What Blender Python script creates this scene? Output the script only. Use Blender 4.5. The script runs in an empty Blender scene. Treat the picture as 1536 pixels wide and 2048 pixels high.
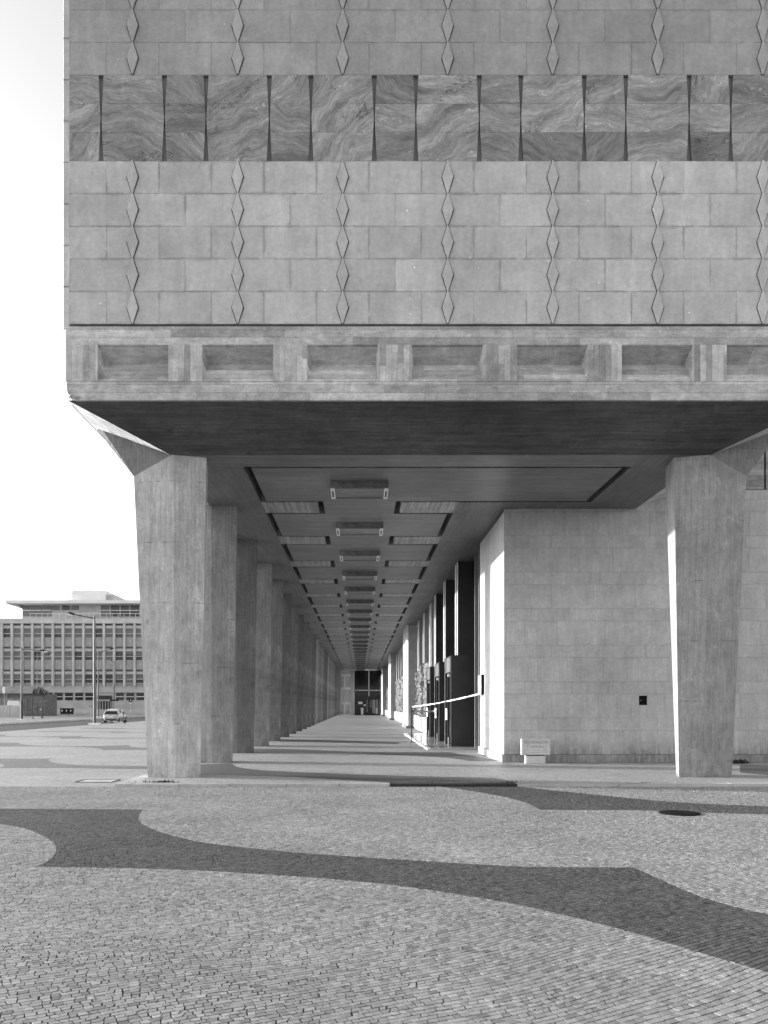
import bpy, bmesh, math, random
import numpy as np
from mathutils import Vector, Matrix
random.seed(7); rng = np.random.default_rng(11)
R = math.radians
scene = bpy.context.scene
col = scene.collection

# ------------------------------------------------------------------ camera
F = 1680.0; PX0, PY0 = 720.5, 1410.0; CH = 1.6
cam_d = bpy.data.cameras.new('camera'); cam = bpy.data.objects.new('camera', cam_d); col.objects.link(cam)
cam.location = (0, 0, CH); cam.rotation_euler = (R(90), 0, 0)
cam_d.sensor_fit = 'HORIZONTAL'; cam_d.sensor_width = 36; cam_d.lens = 36*F/1536
cam_d.shift_x = (768-PX0)/1536; cam_d.shift_y = (PY0-1024)/1536
cam_d.clip_start = 0.05; cam_d.clip_end = 4000
scene.camera = cam
# ------------------------------------------------------------------ sky, sun, exposure (black-and-white photograph)
SUN = Vector((-1.0, 0.21, 0.1435)).normalized()
world = bpy.data.worlds.new('World'); scene.world = world; world.use_nodes = True
wn = world.node_tree; wn.nodes.clear()
sky = wn.nodes.new('ShaderNodeTexSky'); sky.sky_type = 'NISHITA'; sky.sun_disc = False
sky.sun_elevation = math.asin(SUN.z); sky.sun_rotation = math.atan2(SUN.x, SUN.y) % (2*math.pi)
sky.air_density = 1.0; sky.dust_density = 2.0; sky.ozone_density = 1.0
bw = wn.nodes.new('ShaderNodeRGBToBW'); bg = wn.nodes.new('ShaderNodeBackground'); wo = wn.nodes.new('ShaderNodeOutputWorld')
bg.inputs['Strength'].default_value = 0.15
wn.links.new(sky.outputs[0], bw.inputs[0]); wn.links.new(bw.outputs[0], bg.inputs['Color']); wn.links.new(bg.outputs[0], wo.inputs[0])
sun_d = bpy.data.lights.new('sun', 'SUN'); sun_d.energy = 2.1; sun_d.angle = R(0.53); sun_d.color = (1, 0.995, 0.99)
sun = bpy.data.objects.new('sun', sun_d); col.objects.link(sun)
sun.rotation_euler = SUN.to_track_quat('Z', 'Y').to_euler(); sun.location = (-40, 10, 30)
scene.view_settings.view_transform = 'Standard'; scene.view_settings.look = 'None'
scene.view_settings.gamma = 1.0; scene.view_settings.exposure = 2.2
scene.render.engine = 'CYCLES'
scene.cycles.max_bounces = 8; scene.cycles.diffuse_bounces = 5; scene.cycles.glossy_bounces = 4

# ------------------------------------------------------------------ materials
class N:
    def __init__(s, name):
        s.m = bpy.data.materials.new(name); s.m.use_nodes = True; s.t = s.m.node_tree; s.t.nodes.clear()
        s.out = s.t.nodes.new('ShaderNodeOutputMaterial'); s.b = s.t.nodes.new('ShaderNodeBsdfPrincipled')
        s.t.links.new(s.b.outputs[0], s.out.inputs[0]); s.tc = None; s.oi = None
    def new(s, typ): return s.t.nodes.new(typ)
    def put(s, sock, v):
        if isinstance(v, bpy.types.NodeSocket): s.t.links.new(v, sock)
        elif v is not None:
            try: sock.default_value = v
            except Exception: sock.default_value = (v, v, v, 1) if len(sock.default_value) == 4 else (v, v, v)
    def co(s, k='Object'):
        if s.tc is None: s.tc = s.new('ShaderNodeTexCoord')
        return s.tc.outputs[k]
    def rnd(s):
        if s.oi is None: s.oi = s.new('ShaderNodeObjectInfo')
        return s.oi.outputs['Random']
    def pos(s): return s.new('ShaderNodeNewGeometry').outputs['Position']
    def ma(s, op, a, b=0.0, c=0.0, clamp=False):
        n = s.new('ShaderNodeMath'); n.operation = op; n.use_clamp = clamp
        s.put(n.inputs[0], a); s.put(n.inputs[1], b); s.put(n.inputs[2], c); return n.outputs[0]
    def vm(s, op, a, b): 
        n = s.new('ShaderNodeVectorMath'); n.operation = op; s.put(n.inputs[0], a); s.put(n.inputs[1], b); return n.outputs[0]
    def mp(s, v, sc=(1, 1, 1), loc=(0, 0, 0), rot=(0, 0, 0)):
        n = s.new('ShaderNodeMapping'); s.put(n.inputs[0], v); s.put(n.inputs[1], loc); s.put(n.inputs[2], rot); s.put(n.inputs[3], sc); return n.outputs[0]
    def sep(s, v): n = s.new('ShaderNodeSeparateXYZ'); s.put(n.inputs[0], v); return n.outputs
    def comb(s, x=0.0, y=0.0, z=0.0):
        n = s.new('ShaderNodeCombineXYZ'); s.put(n.inputs[0], x); s.put(n.inputs[1], y); s.put(n.inputs[2], z); return n.outputs[0]
    def noise(s, v, sc, det=4.0, rough=0.55, dist=0.0):
        n = s.new('ShaderNodeTexNoise'); s.put(n.inputs['Vector'], v); s.put(n.inputs['Scale'], sc); s.put(n.inputs['Detail'], det)
        s.put(n.inputs['Roughness'], rough); s.put(n.inputs['Distortion'], dist); return n.outputs[0]
    def white(s, v): n = s.new('ShaderNodeTexWhiteNoise'); n.noise_dimensions = '3D'; s.put(n.inputs['Vector'], v); return n.outputs['Value']
    def vor(s, v, sc, feat='F1', out='Distance', rnd=1.0):
        n = s.new('ShaderNodeTexVoronoi'); n.feature = feat; s.put(n.inputs['Vector'], v); s.put(n.inputs['Scale'], sc); s.put(n.inputs['Randomness'], rnd); return n.outputs[out]
    def rmp(s, v, a, b, c=0.0, d=1.0):
        n = s.new('ShaderNodeMapRange'); n.clamp = True; s.put(n.inputs[0], v); s.put(n.inputs[1], a); s.put(n.inputs[2], b); s.put(n.inputs[3], c); s.put(n.inputs[4], d); return n.outputs[0]
    def bump(s, h, st=0.3, d=0.01):
        n = s.new('ShaderNodeBump'); s.put(n.inputs['Strength'], st); s.put(n.inputs['Distance'], d); s.put(n.inputs['Height'], h)
        s.t.links.new(n.outputs[0], s.b.inputs['Normal'])
    def fin(s, colr, rough=0.7, spec=0.3, metal=0.0):
        if isinstance(colr, bpy.types.NodeSocket):
            s.t.links.new(colr, s.b.inputs['Base Color'])
        else: s.b.inputs['Base Color'].default_value = (colr, colr, colr, 1)
        s.put(s.b.inputs['Roughness'], rough); s.b.inputs['Specular IOR Level'].default_value = spec; s.b.inputs['Metallic'].default_value = metal
        return s.m

def plain(name, c, rough=0.6, spec=0.4, var=0.12, sc=6.0, metal=0.0):
    n = N(name); a = n.noise(n.co(), sc, 5)
    return n.fin(n.ma('MULTIPLY', n.rmp(a, 0.3, 0.7, 1-var, 1+var), c), rough, spec, metal)

def concrete(name, kind, base=0.30, bw_=0.10, tone=0.22, streak=0.25, stain=0.25, lift=False, rough=0.6):
    """board-marked concrete; kind: h boards along X stacked in Z, v boards along Z, sx soffit boards along X, sy soffit boards along Y"""
    n = N(name); P = n.co(); x, y, z = n.sep(P)
    if kind == 'h': u, l = n.ma('ADD', z, n.ma('MULTIPLY', y, 0.4)), x
    elif kind == 'v': u, l = n.ma('ADD', x, n.ma('MULTIPLY', y, 1.0)), z
    elif kind == 'sx': u, l = n.ma('ADD', y, n.ma('MULTIPLY', z, 0.2)), x
    else: u, l = x, y
    u = n.ma('ADD', u, n.ma('MULTIPLY', n.noise(P, 0.8, 2), 0.02))
    ub = n.ma('DIVIDE', u, bw_); bid = n.ma('FLOOR', ub); fr = n.ma('SUBTRACT', ub, bid)
    seg = n.ma('FLOOR', n.ma('ADD', n.ma('DIVIDE', l, 2.3), n.ma('MULTIPLY', n.white(n.comb(bid, 3.1, 0.5)), 7.0)))
    tv = n.white(n.comb(bid, seg, 1.7))
    edge = n.ma('MINIMUM', fr, n.ma('SUBTRACT', 1.0, fr))
    joint = n.rmp(edge, 0.0, 0.07, 1.0, 0.0)
    sv = {'h': (1.0, 4.5, 4.5), 'v': (4.5, 4.5, 0.9), 'sx': (0.5, 8, 8), 'sy': (8, 0.5, 8)}[kind]
    st = n.noise(n.mp(P, sv), 2.2, 7, 0.68, 0.3)
    st2 = n.noise(n.mp(P, tuple(c*4.0 for c in sv)), 2.2, 4, 0.6)
    big = n.noise(P, 0.6, 6, 0.62); med = n.noise(P, 4.2, 8, 0.72, 0.4); fine = n.noise(P, 26, 5, 0.7)
    f = n.ma('ADD', 1.0, n.ma('MULTIPLY', n.ma('SUBTRACT', tv, 0.5), tone))
    f = n.ma('MULTIPLY', f, n.rmp(st, 0.28, 0.72, 1-streak, 1+streak))
    f = n.ma('MULTIPLY', f, n.rmp(st2, 0.3, 0.7, 0.94, 1.06))
    f = n.ma('MULTIPLY', f, n.rmp(big, 0.3, 0.7, 1-stain, 1+stain))
    f = n.ma('MULTIPLY', f, n.rmp(med, 0.3, 0.7, 0.84 if lift else 0.72, 1.14 if lift else 1.26))
    f = n.ma('MULTIPLY', f, n.rmp(fine, 0.3, 0.7, 0.86, 1.13))
    # pale lime blotches, dark scuffs and hand-sized repair patches
    bl = n.rmp(n.noise(n.mp(P, (1, 1, 1), (7, 3, 5)), 2.4, 8, 0.74), 0.58, 0.66, 0.0, 0.34)
    f = n.ma('MULTIPLY', f, n.ma('ADD', 1.0, bl))
    dk = n.rmp(n.noise(n.mp(P, (2, 2, 0.9), (1, 9, 2)), 1.7, 9, 0.75), 0.58, 0.70, 0.0, 0.40)
    f = n.ma('MULTIPLY', f, n.ma('SUBTRACT', 1.0, dk))
    pv = n.vor(n.vm('ADD', P, n.comb(n.ma('MULTIPLY', med, 0.12), 0.0, n.ma('MULTIPLY', big, 0.1))), 1.1)
    f = n.ma('MULTIPLY', f, n.ma('SUBTRACT', 1.0, n.rmp(pv, 0.10, 0.125, 0.13, 0.0)))
    f = n.ma('MULTIPLY', f, n.ma('SUBTRACT', 1.0, n.ma('MULTIPLY', joint, 0.22)))
    if lift:
        zz = n.ma('ADD', z, n.ma('MULTIPLY', n.noise(P, 1.3, 2), 0.03))
        q = n.ma('ADD', n.ma('DIVIDE', zz, 1.33), n.ma('MULTIPLY', n.rnd(), 0.6)); fz = n.ma('ABSOLUTE', n.ma('SUBTRACT', n.ma('FRACT', q), 0.5))
        ln = n.ma('MULTIPLY', n.rmp(fz, 0.0, 0.016, 1, 0), n.rmp(n.noise(n.mp(P, (3, 3, 0.5)), 2.0, 4), 0.48, 0.62, 0.0, 0.45))
        f = n.ma('MULTIPLY', f, n.ma('SUBTRACT', 1.0, ln))
        dirt = n.ma('MULTIPLY', n.rmp(z, 0.0, 0.45, 1, 0), n.rmp(n.noise(P, 4, 5), 0.4, 0.65, 0, 0.35))
        f = n.ma('MULTIPLY', f, n.ma('SUBTRACT', 1.0, dirt))
    if lift: f = n.ma('MULTIPLY', f, n.rmp(n.rnd(), 0, 1, 0.52, 1.25))
    pit = n.rmp(n.vor(P, 17.0), 0.05, 0.10, 1.0, 0.0)
    pit = n.ma('MULTIPLY', pit, n.rmp(n.noise(P, 2.1, 2), 0.55, 0.62, 0, 1))
    f = n.ma('MULTIPLY', f, n.ma('SUBTRACT', 1.0, n.ma('MULTIPLY', pit, 0.4)))
    h = n.ma('ADD', n.ma('MULTIPLY', tv, 0.35), n.ma('ADD', n.ma('MULTIPLY', st2, 0.5), n.ma('SUBTRACT', n.ma('MULTIPLY', med, 0.5), n.ma('MULTIPLY', joint, 0.8))))
    n.bump(h, 0.45, 0.012)
    return n.fin(n.ma('MULTIPLY', f, base), n.rmp(med, 0.3, 0.7, rough-0.1, rough+0.12), 0.35)

def stone(name, base=0.44, var=0.10, spots=True, edge=0.25, vert=False, dirt=False):
    """limestone cladding slab; per-slab tone, mottling, fossils, grime creeping in from the joints"""
    n = N(name); P = n.pos(); G = n.co('Generated'); r = n.rnd()
    off = n.vm('ADD', P, n.comb(n.ma('MULTIPLY', r, 31.0), n.ma('MULTIPLY', r, 17.0), n.ma('MULTIPLY', r, 23.0)))
    f = n.rmp(r, 0, 1, 1-var, 1+var)
    m1 = n.noise(off, 2.2, 6, 0.62); m2 = n.noise(off, 11, 5, 0.65); m3 = n.noise(off, 60, 3, 0.6)
    f = n.ma('MULTIPLY', f, n.rmp(m1, 0.3, 0.7, 0.88, 1.10))
    f = n.ma('MULTIPLY', f, n.rmp(m2, 0.3, 0.7, 0.89, 1.09))
    f = n.ma('MULTIPLY', f, n.rmp(m3, 0.3, 0.7, 0.90, 1.09))
    f = n.ma('MULTIPLY', f, n.rmp(n.noise(P, 0.35, 4, 0.6), 0.3, 0.7, 0.84, 1.12))
    f = n.ma('MULTIPLY', f, n.rmp(n.noise(n.mp(P, (2.6, 2.6, 0.35)), 1.6, 6, 0.66), 0.3, 0.7, 0.90, 1.07))
    if vert:
        f = n.ma('MULTIPLY', f, n.rmp(n.noise(n.mp(off, (9, 9, 0.8)), 2.2, 5, 0.6), 0.3, 0.7, 0.92, 1.07))
    if spots:
        v = n.vor(off, 2.6); sp = n.rmp(n.ma('ADD', v, n.ma('MULTIPLY', m2, 0.05)), 0.055, 0.075, 1, 0)
        sp = n.ma('MULTIPLY', sp, n.rmp(n.noise(off, 0.9, 2), 0.38, 0.46, 0, 0.8))
        f = n.ma('MULTIPLY', f, n.ma('ADD', 1.0, sp))
        d = n.rmp(n.vor(n.mp(off, (1, 1, 1.8)), 14), 0.06, 0.10, 0.22, 0)
        d = n.ma('MULTIPLY', d, n.rmp(n.noise(off, 1.6, 3), 0.52, 0.62, 0, 1))
        f = n.ma('MULTIPLY', f, n.ma('SUBTRACT', 1.0, d))
    gx, gy, gz = n.sep(G)
    ex = n.ma('MINIMUM', gx, n.ma('SUBTRACT', 1.0, gx)); ez = n.ma('MINIMUM', gz, n.ma('SUBTRACT', 1.0, gz))
    e = n.ma('MINIMUM', n.ma('MULTIPLY', ex, 1.06), n.ma('MULTIPLY', ez, 0.66))
    gw = n.rmp(n.noise(P, 2.2, 7, 0.68), 0.42, 0.74, 0.003, 0.10)
    g = n.ma('SUBTRACT', 1.0, n.ma('DIVIDE', e, gw), clamp=True)
    g = n.ma('MULTIPLY', g, n.rmp(n.noise(P, 1.3, 3, 0.6), 0.35, 0.65, 0.25, 1.0))
    f = n.ma('MULTIPLY', f, n.ma('SUBTRACT', 1.0, n.ma('MULTIPLY', g, edge)))
    if dirt:   # rising damp with its own ragged outline near the plinth
        z = n.sep(P)[2]
        dd = n.ma('MULTIPLY', n.rmp(n.ma('ADD', z, n.ma('MULTIPLY', n.noise(P, 1.4, 6, 0.7), -1.5)), -0.62, -0.05, 1, 0), 0.50)
        dd = n.ma('MULTIPLY', dd, n.rmp(n.noise(n.mp(P, (6, 6, 1)), 2, 4), 0.3, 0.6, 0.3, 1))
        f = n.ma('MULTIPLY', f, n.ma('SUBTRACT', 1.0, dd))
    n.bump(n.ma('ADD', m2, n.ma('MULTIPLY', m3, 0.6)), 0.25, 0.006)
    return n.fin(n.ma('MULTIPLY', f, base), 0.62, 0.3)

def marble(name, base=0.225):
    n = N(name); P = n.pos(); sa_ = n.new('ShaderNodeAttribute'); sa_.attribute_type = 'OBJECT'; sa_.attribute_name = 'vein_seed'; r = sa_.outputs['Fac']
    ro = n.new('ShaderNodeVectorRotate'); ro.rotation_type = 'Y_AXIS'; n.put(ro.inputs['Vector'], P)
    ang = n.ma('SUBTRACT', n.ma('MULTIPLY', n.white(n.comb(r, 0.3, 0.9)), 1.7), 0.75); n.put(ro.inputs['Angle'], ang)
    v = n.vm('ADD', ro.outputs[0], n.comb(n.ma('MULTIPLY', r, 41.0), 0.0, n.ma('MULTIPLY', r, 29.0)))
    sw = n.noise(v, 0.75, 3, 0.5)
    vv = n.vm('ADD', v, n.comb(0.0, 0.0, n.ma('MULTIPLY', sw, 1.1)))
    b1 = n.noise(n.mp(vv, (0.45, 0.45, 2.6)), 1.3, 9, 0.62, 0.25)
    b2 = n.noise(n.mp(vv, (1.0, 1.0, 12)), 1.3, 7, 0.66, 0.2)
    f = n.rmp(b1, 0.28, 0.72, 0.45, 1.6); f = n.ma('MULTIPLY', f, n.rmp(b2, 0.28, 0.72, 0.72, 1.32))
    f = n.ma('MULTIPLY', f, n.rmp(n.noise(n.mp(vv, (4, 4, 34)), 1.3, 6, 0.7, 0.4), 0.3, 0.7, 0.76, 1.26))
    f = n.ma('MULTIPLY', f, n.rmp(n.noise(v, 13, 7, 0.75), 0.3, 0.7, 0.80, 1.2))
    f = n.ma('MULTIPLY', f, n.rmp(n.white(n.comb(r, 2.0, 4.0)), 0, 1, 0.72, 1.28))
    ve = n.ma('ABSOLUTE', n.ma('SUBTRACT', n.noise(n.mp(vv, (0.8, 0.8, 2.6)), 1.0, 5, 0.6, 0.4), 0.5))
    pale = n.ma('MULTIPLY', n.rmp(ve, 0.0, 0.010, 1, 0), n.rmp(n.noise(v, 3.1, 3), 0.57, 0.66, 0, 1.3))
    f = n.ma('MULTIPLY', f, n.ma('ADD', 1.0, pale))
    dv = n.ma('ABSOLUTE', n.ma('SUBTRACT', n.noise(n.mp(vv, (0.7, 0.7, 2.2), (5, 2, 8)), 0.9, 7, 0.65, 0.6), 0.5))
    dark = n.ma('MULTIPLY', n.rmp(dv, 0.0, 0.013, 0.75, 0), n.rmp(n.noise(v, 0.9, 2), 0.54, 0.60, 0, 1))
    f = n.ma('MULTIPLY', f, n.ma('SUBTRACT', 1.0, dark))
    n.bump(b2, 0.12, 0.004)
    return n.fin(n.ma('MULTIPLY', f, base), 0.42, 0.4)

def cobble(name, base):
    n = N(name); P = n.pos()
    a = n.new('ShaderNodeAttribute'); a.attribute_name = 'tone'
    f = a.outputs['Fac']
    f = n.ma('MULTIPLY', f, n.rmp(n.noise(P, 38, 4, 0.65), 0.3, 0.7, 0.86, 1.12))
    f = n.ma('MULTIPLY', f, n.rmp(n.noise(P, 0.6, 7, 0.66), 0.3, 0.7, 0.80, 1.14))
    f = n.ma('MULTIPLY', f, n.ma('SUBTRACT', 1.0, n.rmp(n.noise(n.mp(P, (1, 1, 1), (4, 8, 0)), 1.9, 7, 0.7), 0.60, 0.72, 0, 0.28)))
    n.bump(n.noise(P, 90, 3, 0.6), 0.25, 0.004)
    return n.fin(n.ma('MULTIPLY', f, base), 0.8, 0.12)

def paving(name, base, sc=15.0, jd=0.45):
    """cobbles too far away to tell apart"""
    n = N(name); P = n.pos()
    q = n.mp(P, (1, 1, 0.0), (0, 0, 0), (0, 0, 0.5))
    wob = n.vm('ADD', q, n.comb(n.ma('MULTIPLY', n.noise(P, 0.5, 2), 0.5), n.ma('MULTIPLY', n.noise(n.mp(P, (1, 1, 1), (9, 9, 0)), 0.5, 2), 0.5), 0.0))
    d = n.vor(wob, sc, 'DISTANCE_TO_EDGE', 'Distance', 0.55)
    tn = n.sep(n.vor(wob, sc, 'F1', 'Color', 0.55))[0]
    f = n.rmp(tn, 0, 1, 0.80, 1.18)
    f = n.ma('MULTIPLY', f, n.rmp(d, 0.02, 0.10, 1-jd, 1))
    f = n.ma('MULTIPLY', f, n.rmp(n.noise(P, 0.45, 6, 0.62), 0.3, 0.7, 0.86, 1.12))
    f = n.ma('MULTIPLY', f, n.rmp(n.noise(n.mp(P, (0.25, 2.2, 1)), 1.5, 5, 0.6), 0.3, 0.7, 0.92, 1.08))
    n.bump(n.rmp(d, 0, 0.18), 0.5, 0.012)
    return n.fin(n.ma('MULTIPLY', f, base), 0.5, 0.35)

M = dict(
 ch=concrete('concrete_boards_level', 'h', 0.40, 0.16, 0.50, 0.22, 0.20),
 cv=concrete('concrete_boards_upright', 'v', 0.40, 0.12, 0.70, 0.16, 0.12),
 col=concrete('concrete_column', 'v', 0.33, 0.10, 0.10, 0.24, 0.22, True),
 coli=concrete('concrete_column_shaded', 'v', 0.22, 0.10, 0.14, 0.24, 0.24, True),  # inner columns: the arcade's shade is put into this darker colour
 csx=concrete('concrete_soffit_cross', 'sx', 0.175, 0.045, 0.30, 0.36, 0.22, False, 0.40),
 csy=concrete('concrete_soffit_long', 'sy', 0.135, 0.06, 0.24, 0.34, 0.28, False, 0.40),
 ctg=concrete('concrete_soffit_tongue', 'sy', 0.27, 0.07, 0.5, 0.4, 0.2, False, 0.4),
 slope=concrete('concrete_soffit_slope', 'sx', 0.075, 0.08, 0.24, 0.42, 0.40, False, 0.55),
 slopey=concrete('concrete_soffit_side_sunlit', 'sy', 0.62, 0.08, 0.14, 0.2, 0.2),  # side soffits: the sunlight on them is put into a pale colour
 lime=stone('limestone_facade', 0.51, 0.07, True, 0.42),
 limeu=stone('limestone_upper_shaded', 0.35, 0.06, True, 0.25),  # same limestone, with the facade's darker shading higher up put into its colour
 limew=stone('limestone_wall', 0.49, 0.04, False, 0.10, True, True),
 limel=stone('limestone_side', 0.44, 0.03, False, 0.10, True, False),
 plinth=stone('limestone_plinth', 0.40, 0.08, False, 0.25, True, True),
 diamond=stone('limestone_diamond', 0.50, 0.06, False, 0.0), diamondu=stone('limestone_diamond_upper_shaded', 0.38, 0.06, False, 0.0),  # upper diamonds carry the same painted shade as the upper slabs
 marble=marble('veined_marble'),
 joint=plain('mortar_joint', 0.34, 0.9, 0.1, 0.3),
 dark=plain('dark_recess', 0.05, 0.8, 0.2, 0.2),
 cob_l=cobble('cobble_limestone', 0.262), cob_d=cobble('cobble_basalt', 0.088),
 sand=plain('joint_sand', 0.06, 0.95, 0.1, 0.4, 20),
 pav_l=paving('paving_light', 0.29), pav_n=paving('paving_near', 0.27), pav_a=paving('paving_arcade', 0.385), pav_d=paving('paving_dark', 0.11, 15, 0.25),
 asphalt=plain('asphalt', 0.055, 0.85, 0.2, 0.2, 3),
 kerb=stone('kerb_limestone', 0.45, 0.10, False, 0.3), kerbd=plain('kerb_basalt', 0.035, 0.8, 0.2, 0.4, 9),
 bronze=plain('dark_bronze', 0.035, 0.42, 0.4, 0.2, 1.5), black=plain('black_paint', 0.02, 0.5, 0.4),
 steel=plain('bare_metal', 0.24, 0.4, 0.5, 0.1), white=plain('white_paint', 0.80, 0.5, 0.4, 0.05),
 polish=plain('polished_limestone', 0.5, 0.12, 0.6, 0.1, 2), glass=plain('dark_glass', 0.012, 0.06, 0.6, 0.2),
 glassm=plain('window_glass', 0.02, 0.15, 0.6, 0.5, 0.6), blind=plain('window_blind', 0.19, 0.6, 0.3, 0.15, 3),
 bwall=plain('far_render', 0.42, 0.8, 0.2, 0.16, 0.5), bwall2=plain('far_concrete', 0.48, 0.8, 0.2, 0.14, 0.7), broof=plain('far_roof', 0.70, 0.7, 0.2, 0.1, 0.3),
 relief=plain('carved_stone', 0.13, 0.8, 0.2, 0.8, 3.5), carp=plain('car_paint', 0.45, 0.25, 0.6, 0.03), rubber=plain('rubber', 0.02, 0.8, 0.2),
 shed=plain('shed_boards', 0.14, 0.7, 0.3, 0.4, 2), shedroof=plain('shed_roof', 0.20, 0.7, 0.3, 0.2, 1),
 weed=plain('weed_leaf', 0.05, 0.7, 0.3, 0.5, 30), signs2=plain('spandrel_stone', 0.40, 0.8, 0.2, 0.2, 1.0), hdr=plain('header_metal', 0.13, 0.4, 0.5), lampg=plain('lamp_paint', 0.075, 0.5, 0.4), iron=plain('cast_iron', 0.012, 0.95, 0.05, 0.4, 12), signs=stone('sign_stone', 0.62, 0.03, False, 0.1),
 letter=plain('carved_letter', 0.33, 0.8, 0.2), tape=None)
def tape_mat():
    n = N('barrier_tape'); x = n.sep(n.co('UV'))[0]
    s = n.rmp(n.ma('FRACT', n.ma('MULTIPLY', x, 1.0)), 0.14, 0.16, 0.25, 0.85)
    return n.fin(s, 0.4, 0.4)
M['tape'] = tape_mat()

# ------------------------------------------------------------------ helpers
def tag(o, label=None, cat=None, group=None, kind=None):
    if label: o['label'] = label
    if cat: o['category'] = cat
    if group: o['group'] = group
    if kind: o['kind'] = kind
    return o
def empty(name, loc=(0, 0, 0)):
    o = bpy.data.objects.new(name, None); col.objects.link(o); o.location = loc; o.empty_display_size = 0.3; return o
def link(name, me, parent=None, loc=None, rot=None):
    o = bpy.data.objects.new(name, me); col.objects.link(o)
    if parent is not None: o.parent = parent
    if loc is not None: o.location = loc
    if rot is not None: o.rotation_euler = rot
    return o
class MB:
    def __init__(s): s.v = []; s.f = []; s.sm = False
    def add(s, vs, fs):
        k = len(s.v); s.v += [tuple(p) for p in vs]; s.f += [tuple(i+k for i in q) for q in fs]; return s
    def box(s, x0, x1, y0, y1, z0, z1):
        return s.add([(x0,y0,z0),(x1,y0,z0),(x1,y1,z0),(x0,y1,z0),(x0,y0,z1),(x1,y0,z1),(x1,y1,z1),(x0,y1,z1)],
            [(0,3,2,1),(4,5,6,7),(0,1,5,4),(1,2,6,5),(2,3,7,6),(3,0,4,7)])
    def slab(s, poly, y0, y1, b=0.006):
        """XZ outline (counter-clockwise seen from -Y), front face at y0 with a small chamfer"""
        n = len(poly); cx = sum(p[0] for p in poly)/n; cz = sum(p[1] for p in poly)/n
        ins = []
        for i, (x, z) in enumerate(poly):
            px, pz = poly[i-1]; qx, qz = poly[(i+1) % n]
            def nrm(ax, az, bx, bz):
                dx, dz = bx-ax, bz-az; L = math.hypot(dx, dz) or 1; return (-dz/L, dx/L)
            n1 = nrm(px, pz, x, z); n2 = nrm(x, z, qx, qz)
            mx, mz = n1[0]+n2[0], n1[1]+n2[1]; d = max(0.3, (mx*mx+mz*mz)/2)
            ins.append((x+b*mx/d, z+b*mz/d))
        v = [(x, y0, z) for x, z in ins] + [(x, y0+b, z) for x, z in poly] + [(x, y1, z) for x, z in poly]
        f = [tuple(range(n))]
        for i in range(n):
            j = (i+1) % n
            f += [(n+i, n+j, j, i), (2*n+i, 2*n+j, n+j, n+i)]
        f.append(tuple(range(3*n-1, 2*n-1, -1)))
        return s.add(v, f)
    def prism(s, poly, z0, z1):
        """XY outline counter-clockwise seen from above"""
        n = len(poly)
        v = [(x, y, z0) for x, y in poly] + [(x, y, z1) for x, y in poly]
        f = [tuple(range(n-1, -1, -1)), tuple(range(n, 2*n))] + [(i, (i+1) % n, n+(i+1) % n, n+i) for i in range(n)]
        return s.add(v, f)
    def xprism(s, poly, x0, x1):
        """YZ outline extruded along X"""
        n = len(poly); v = [(x0, y, z) for y, z in poly] + [(x1, y, z) for y, z in poly]
        return s.add(v, [tuple(range(n)), tuple(range(2*n-1, n-1, -1))] + [(i, n+i, n+(i+1) % n, (i+1) % n) for i in range(n)])
    def hull(s, pts):
        bm = bmesh.new()
        for p in pts: bm.verts.new(p)
        bmesh.ops.convex_hull(bm, input=bm.verts)
        bm.verts.index_update(); bm.verts.ensure_lookup_table()
        s.add([v.co[:] for v in bm.verts], [[v.index for v in f.verts] for f in bm.faces]); bm.free(); return s
    def tube(s, pts, r, k=8, cap=True):
        pts = [Vector(p) for p in pts]; rs = r if isinstance(r, (list, tuple)) else [r]*len(pts); base = len(s.v)
        for i, p in enumerate(pts):
            d = (pts[min(i+1, len(pts)-1)] - pts[max(i-1, 0)]).normalized()
            a = d.cross(Vector((0, 0, 1)))
            if a.length < 0.1: a = d.cross(Vector((1, 0, 0)))
            a.normalize(); b = d.cross(a)
            for q in range(k):
                t = 2*math.pi*q/k; s.v.append(tuple(p + a*(rs[i]*math.cos(t)) + b*(rs[i]*math.sin(t))))
        for i in range(len(pts)-1):
            for q in range(k):
                s.f.append((base+i*k+q, base+i*k+(q+1) % k, base+(i+1)*k+(q+1) % k, base+(i+1)*k+q))
        if cap:
            s.f.append(tuple(base+q for q in range(k-1, -1, -1))); s.f.append(tuple(base+(len(pts)-1)*k+q for q in range(k)))
        return s
    def mesh(s, name, mat):
        me = bpy.data.meshes.new(name); me.from_pydata(s.v, [], s.f); me.update()
        bm = bmesh.new(); bm.from_mesh(me); bmesh.ops.recalc_face_normals(bm, faces=bm.faces); bm.to_mesh(me); bm.free()
        if s.sm: me.polygons.foreach_set('use_smooth', [True]*len(me.polygons))
        if mat is not None: me.materials.append(M[mat] if isinstance(mat, str) else mat)
        return me
    def build(s, name, mat, parent=None, loc=None, rot=None): return link(name, s.mesh(name, mat), parent, loc, rot)
def px(x, y, Y): return Vector(((x-PX0)*Y/F, Y, CH-(y-PY0)*Y/F))
def gnd(x, y, z): 
    Y = (CH-z)*F/(y-PY0); return ((x-PX0)*Y/F, Y)
ORD = ['nearest','second','third','fourth','fifth','sixth','seventh','eighth','ninth','tenth','eleventh','twelfth','thirteenth','fourteenth','fifteenth','sixteenth',
       'seventeenth','eighteenth','nineteenth','twentieth','twenty-first','twenty-second','twenty-third','twenty-fourth','twenty-fifth','twenty-sixth']

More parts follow.
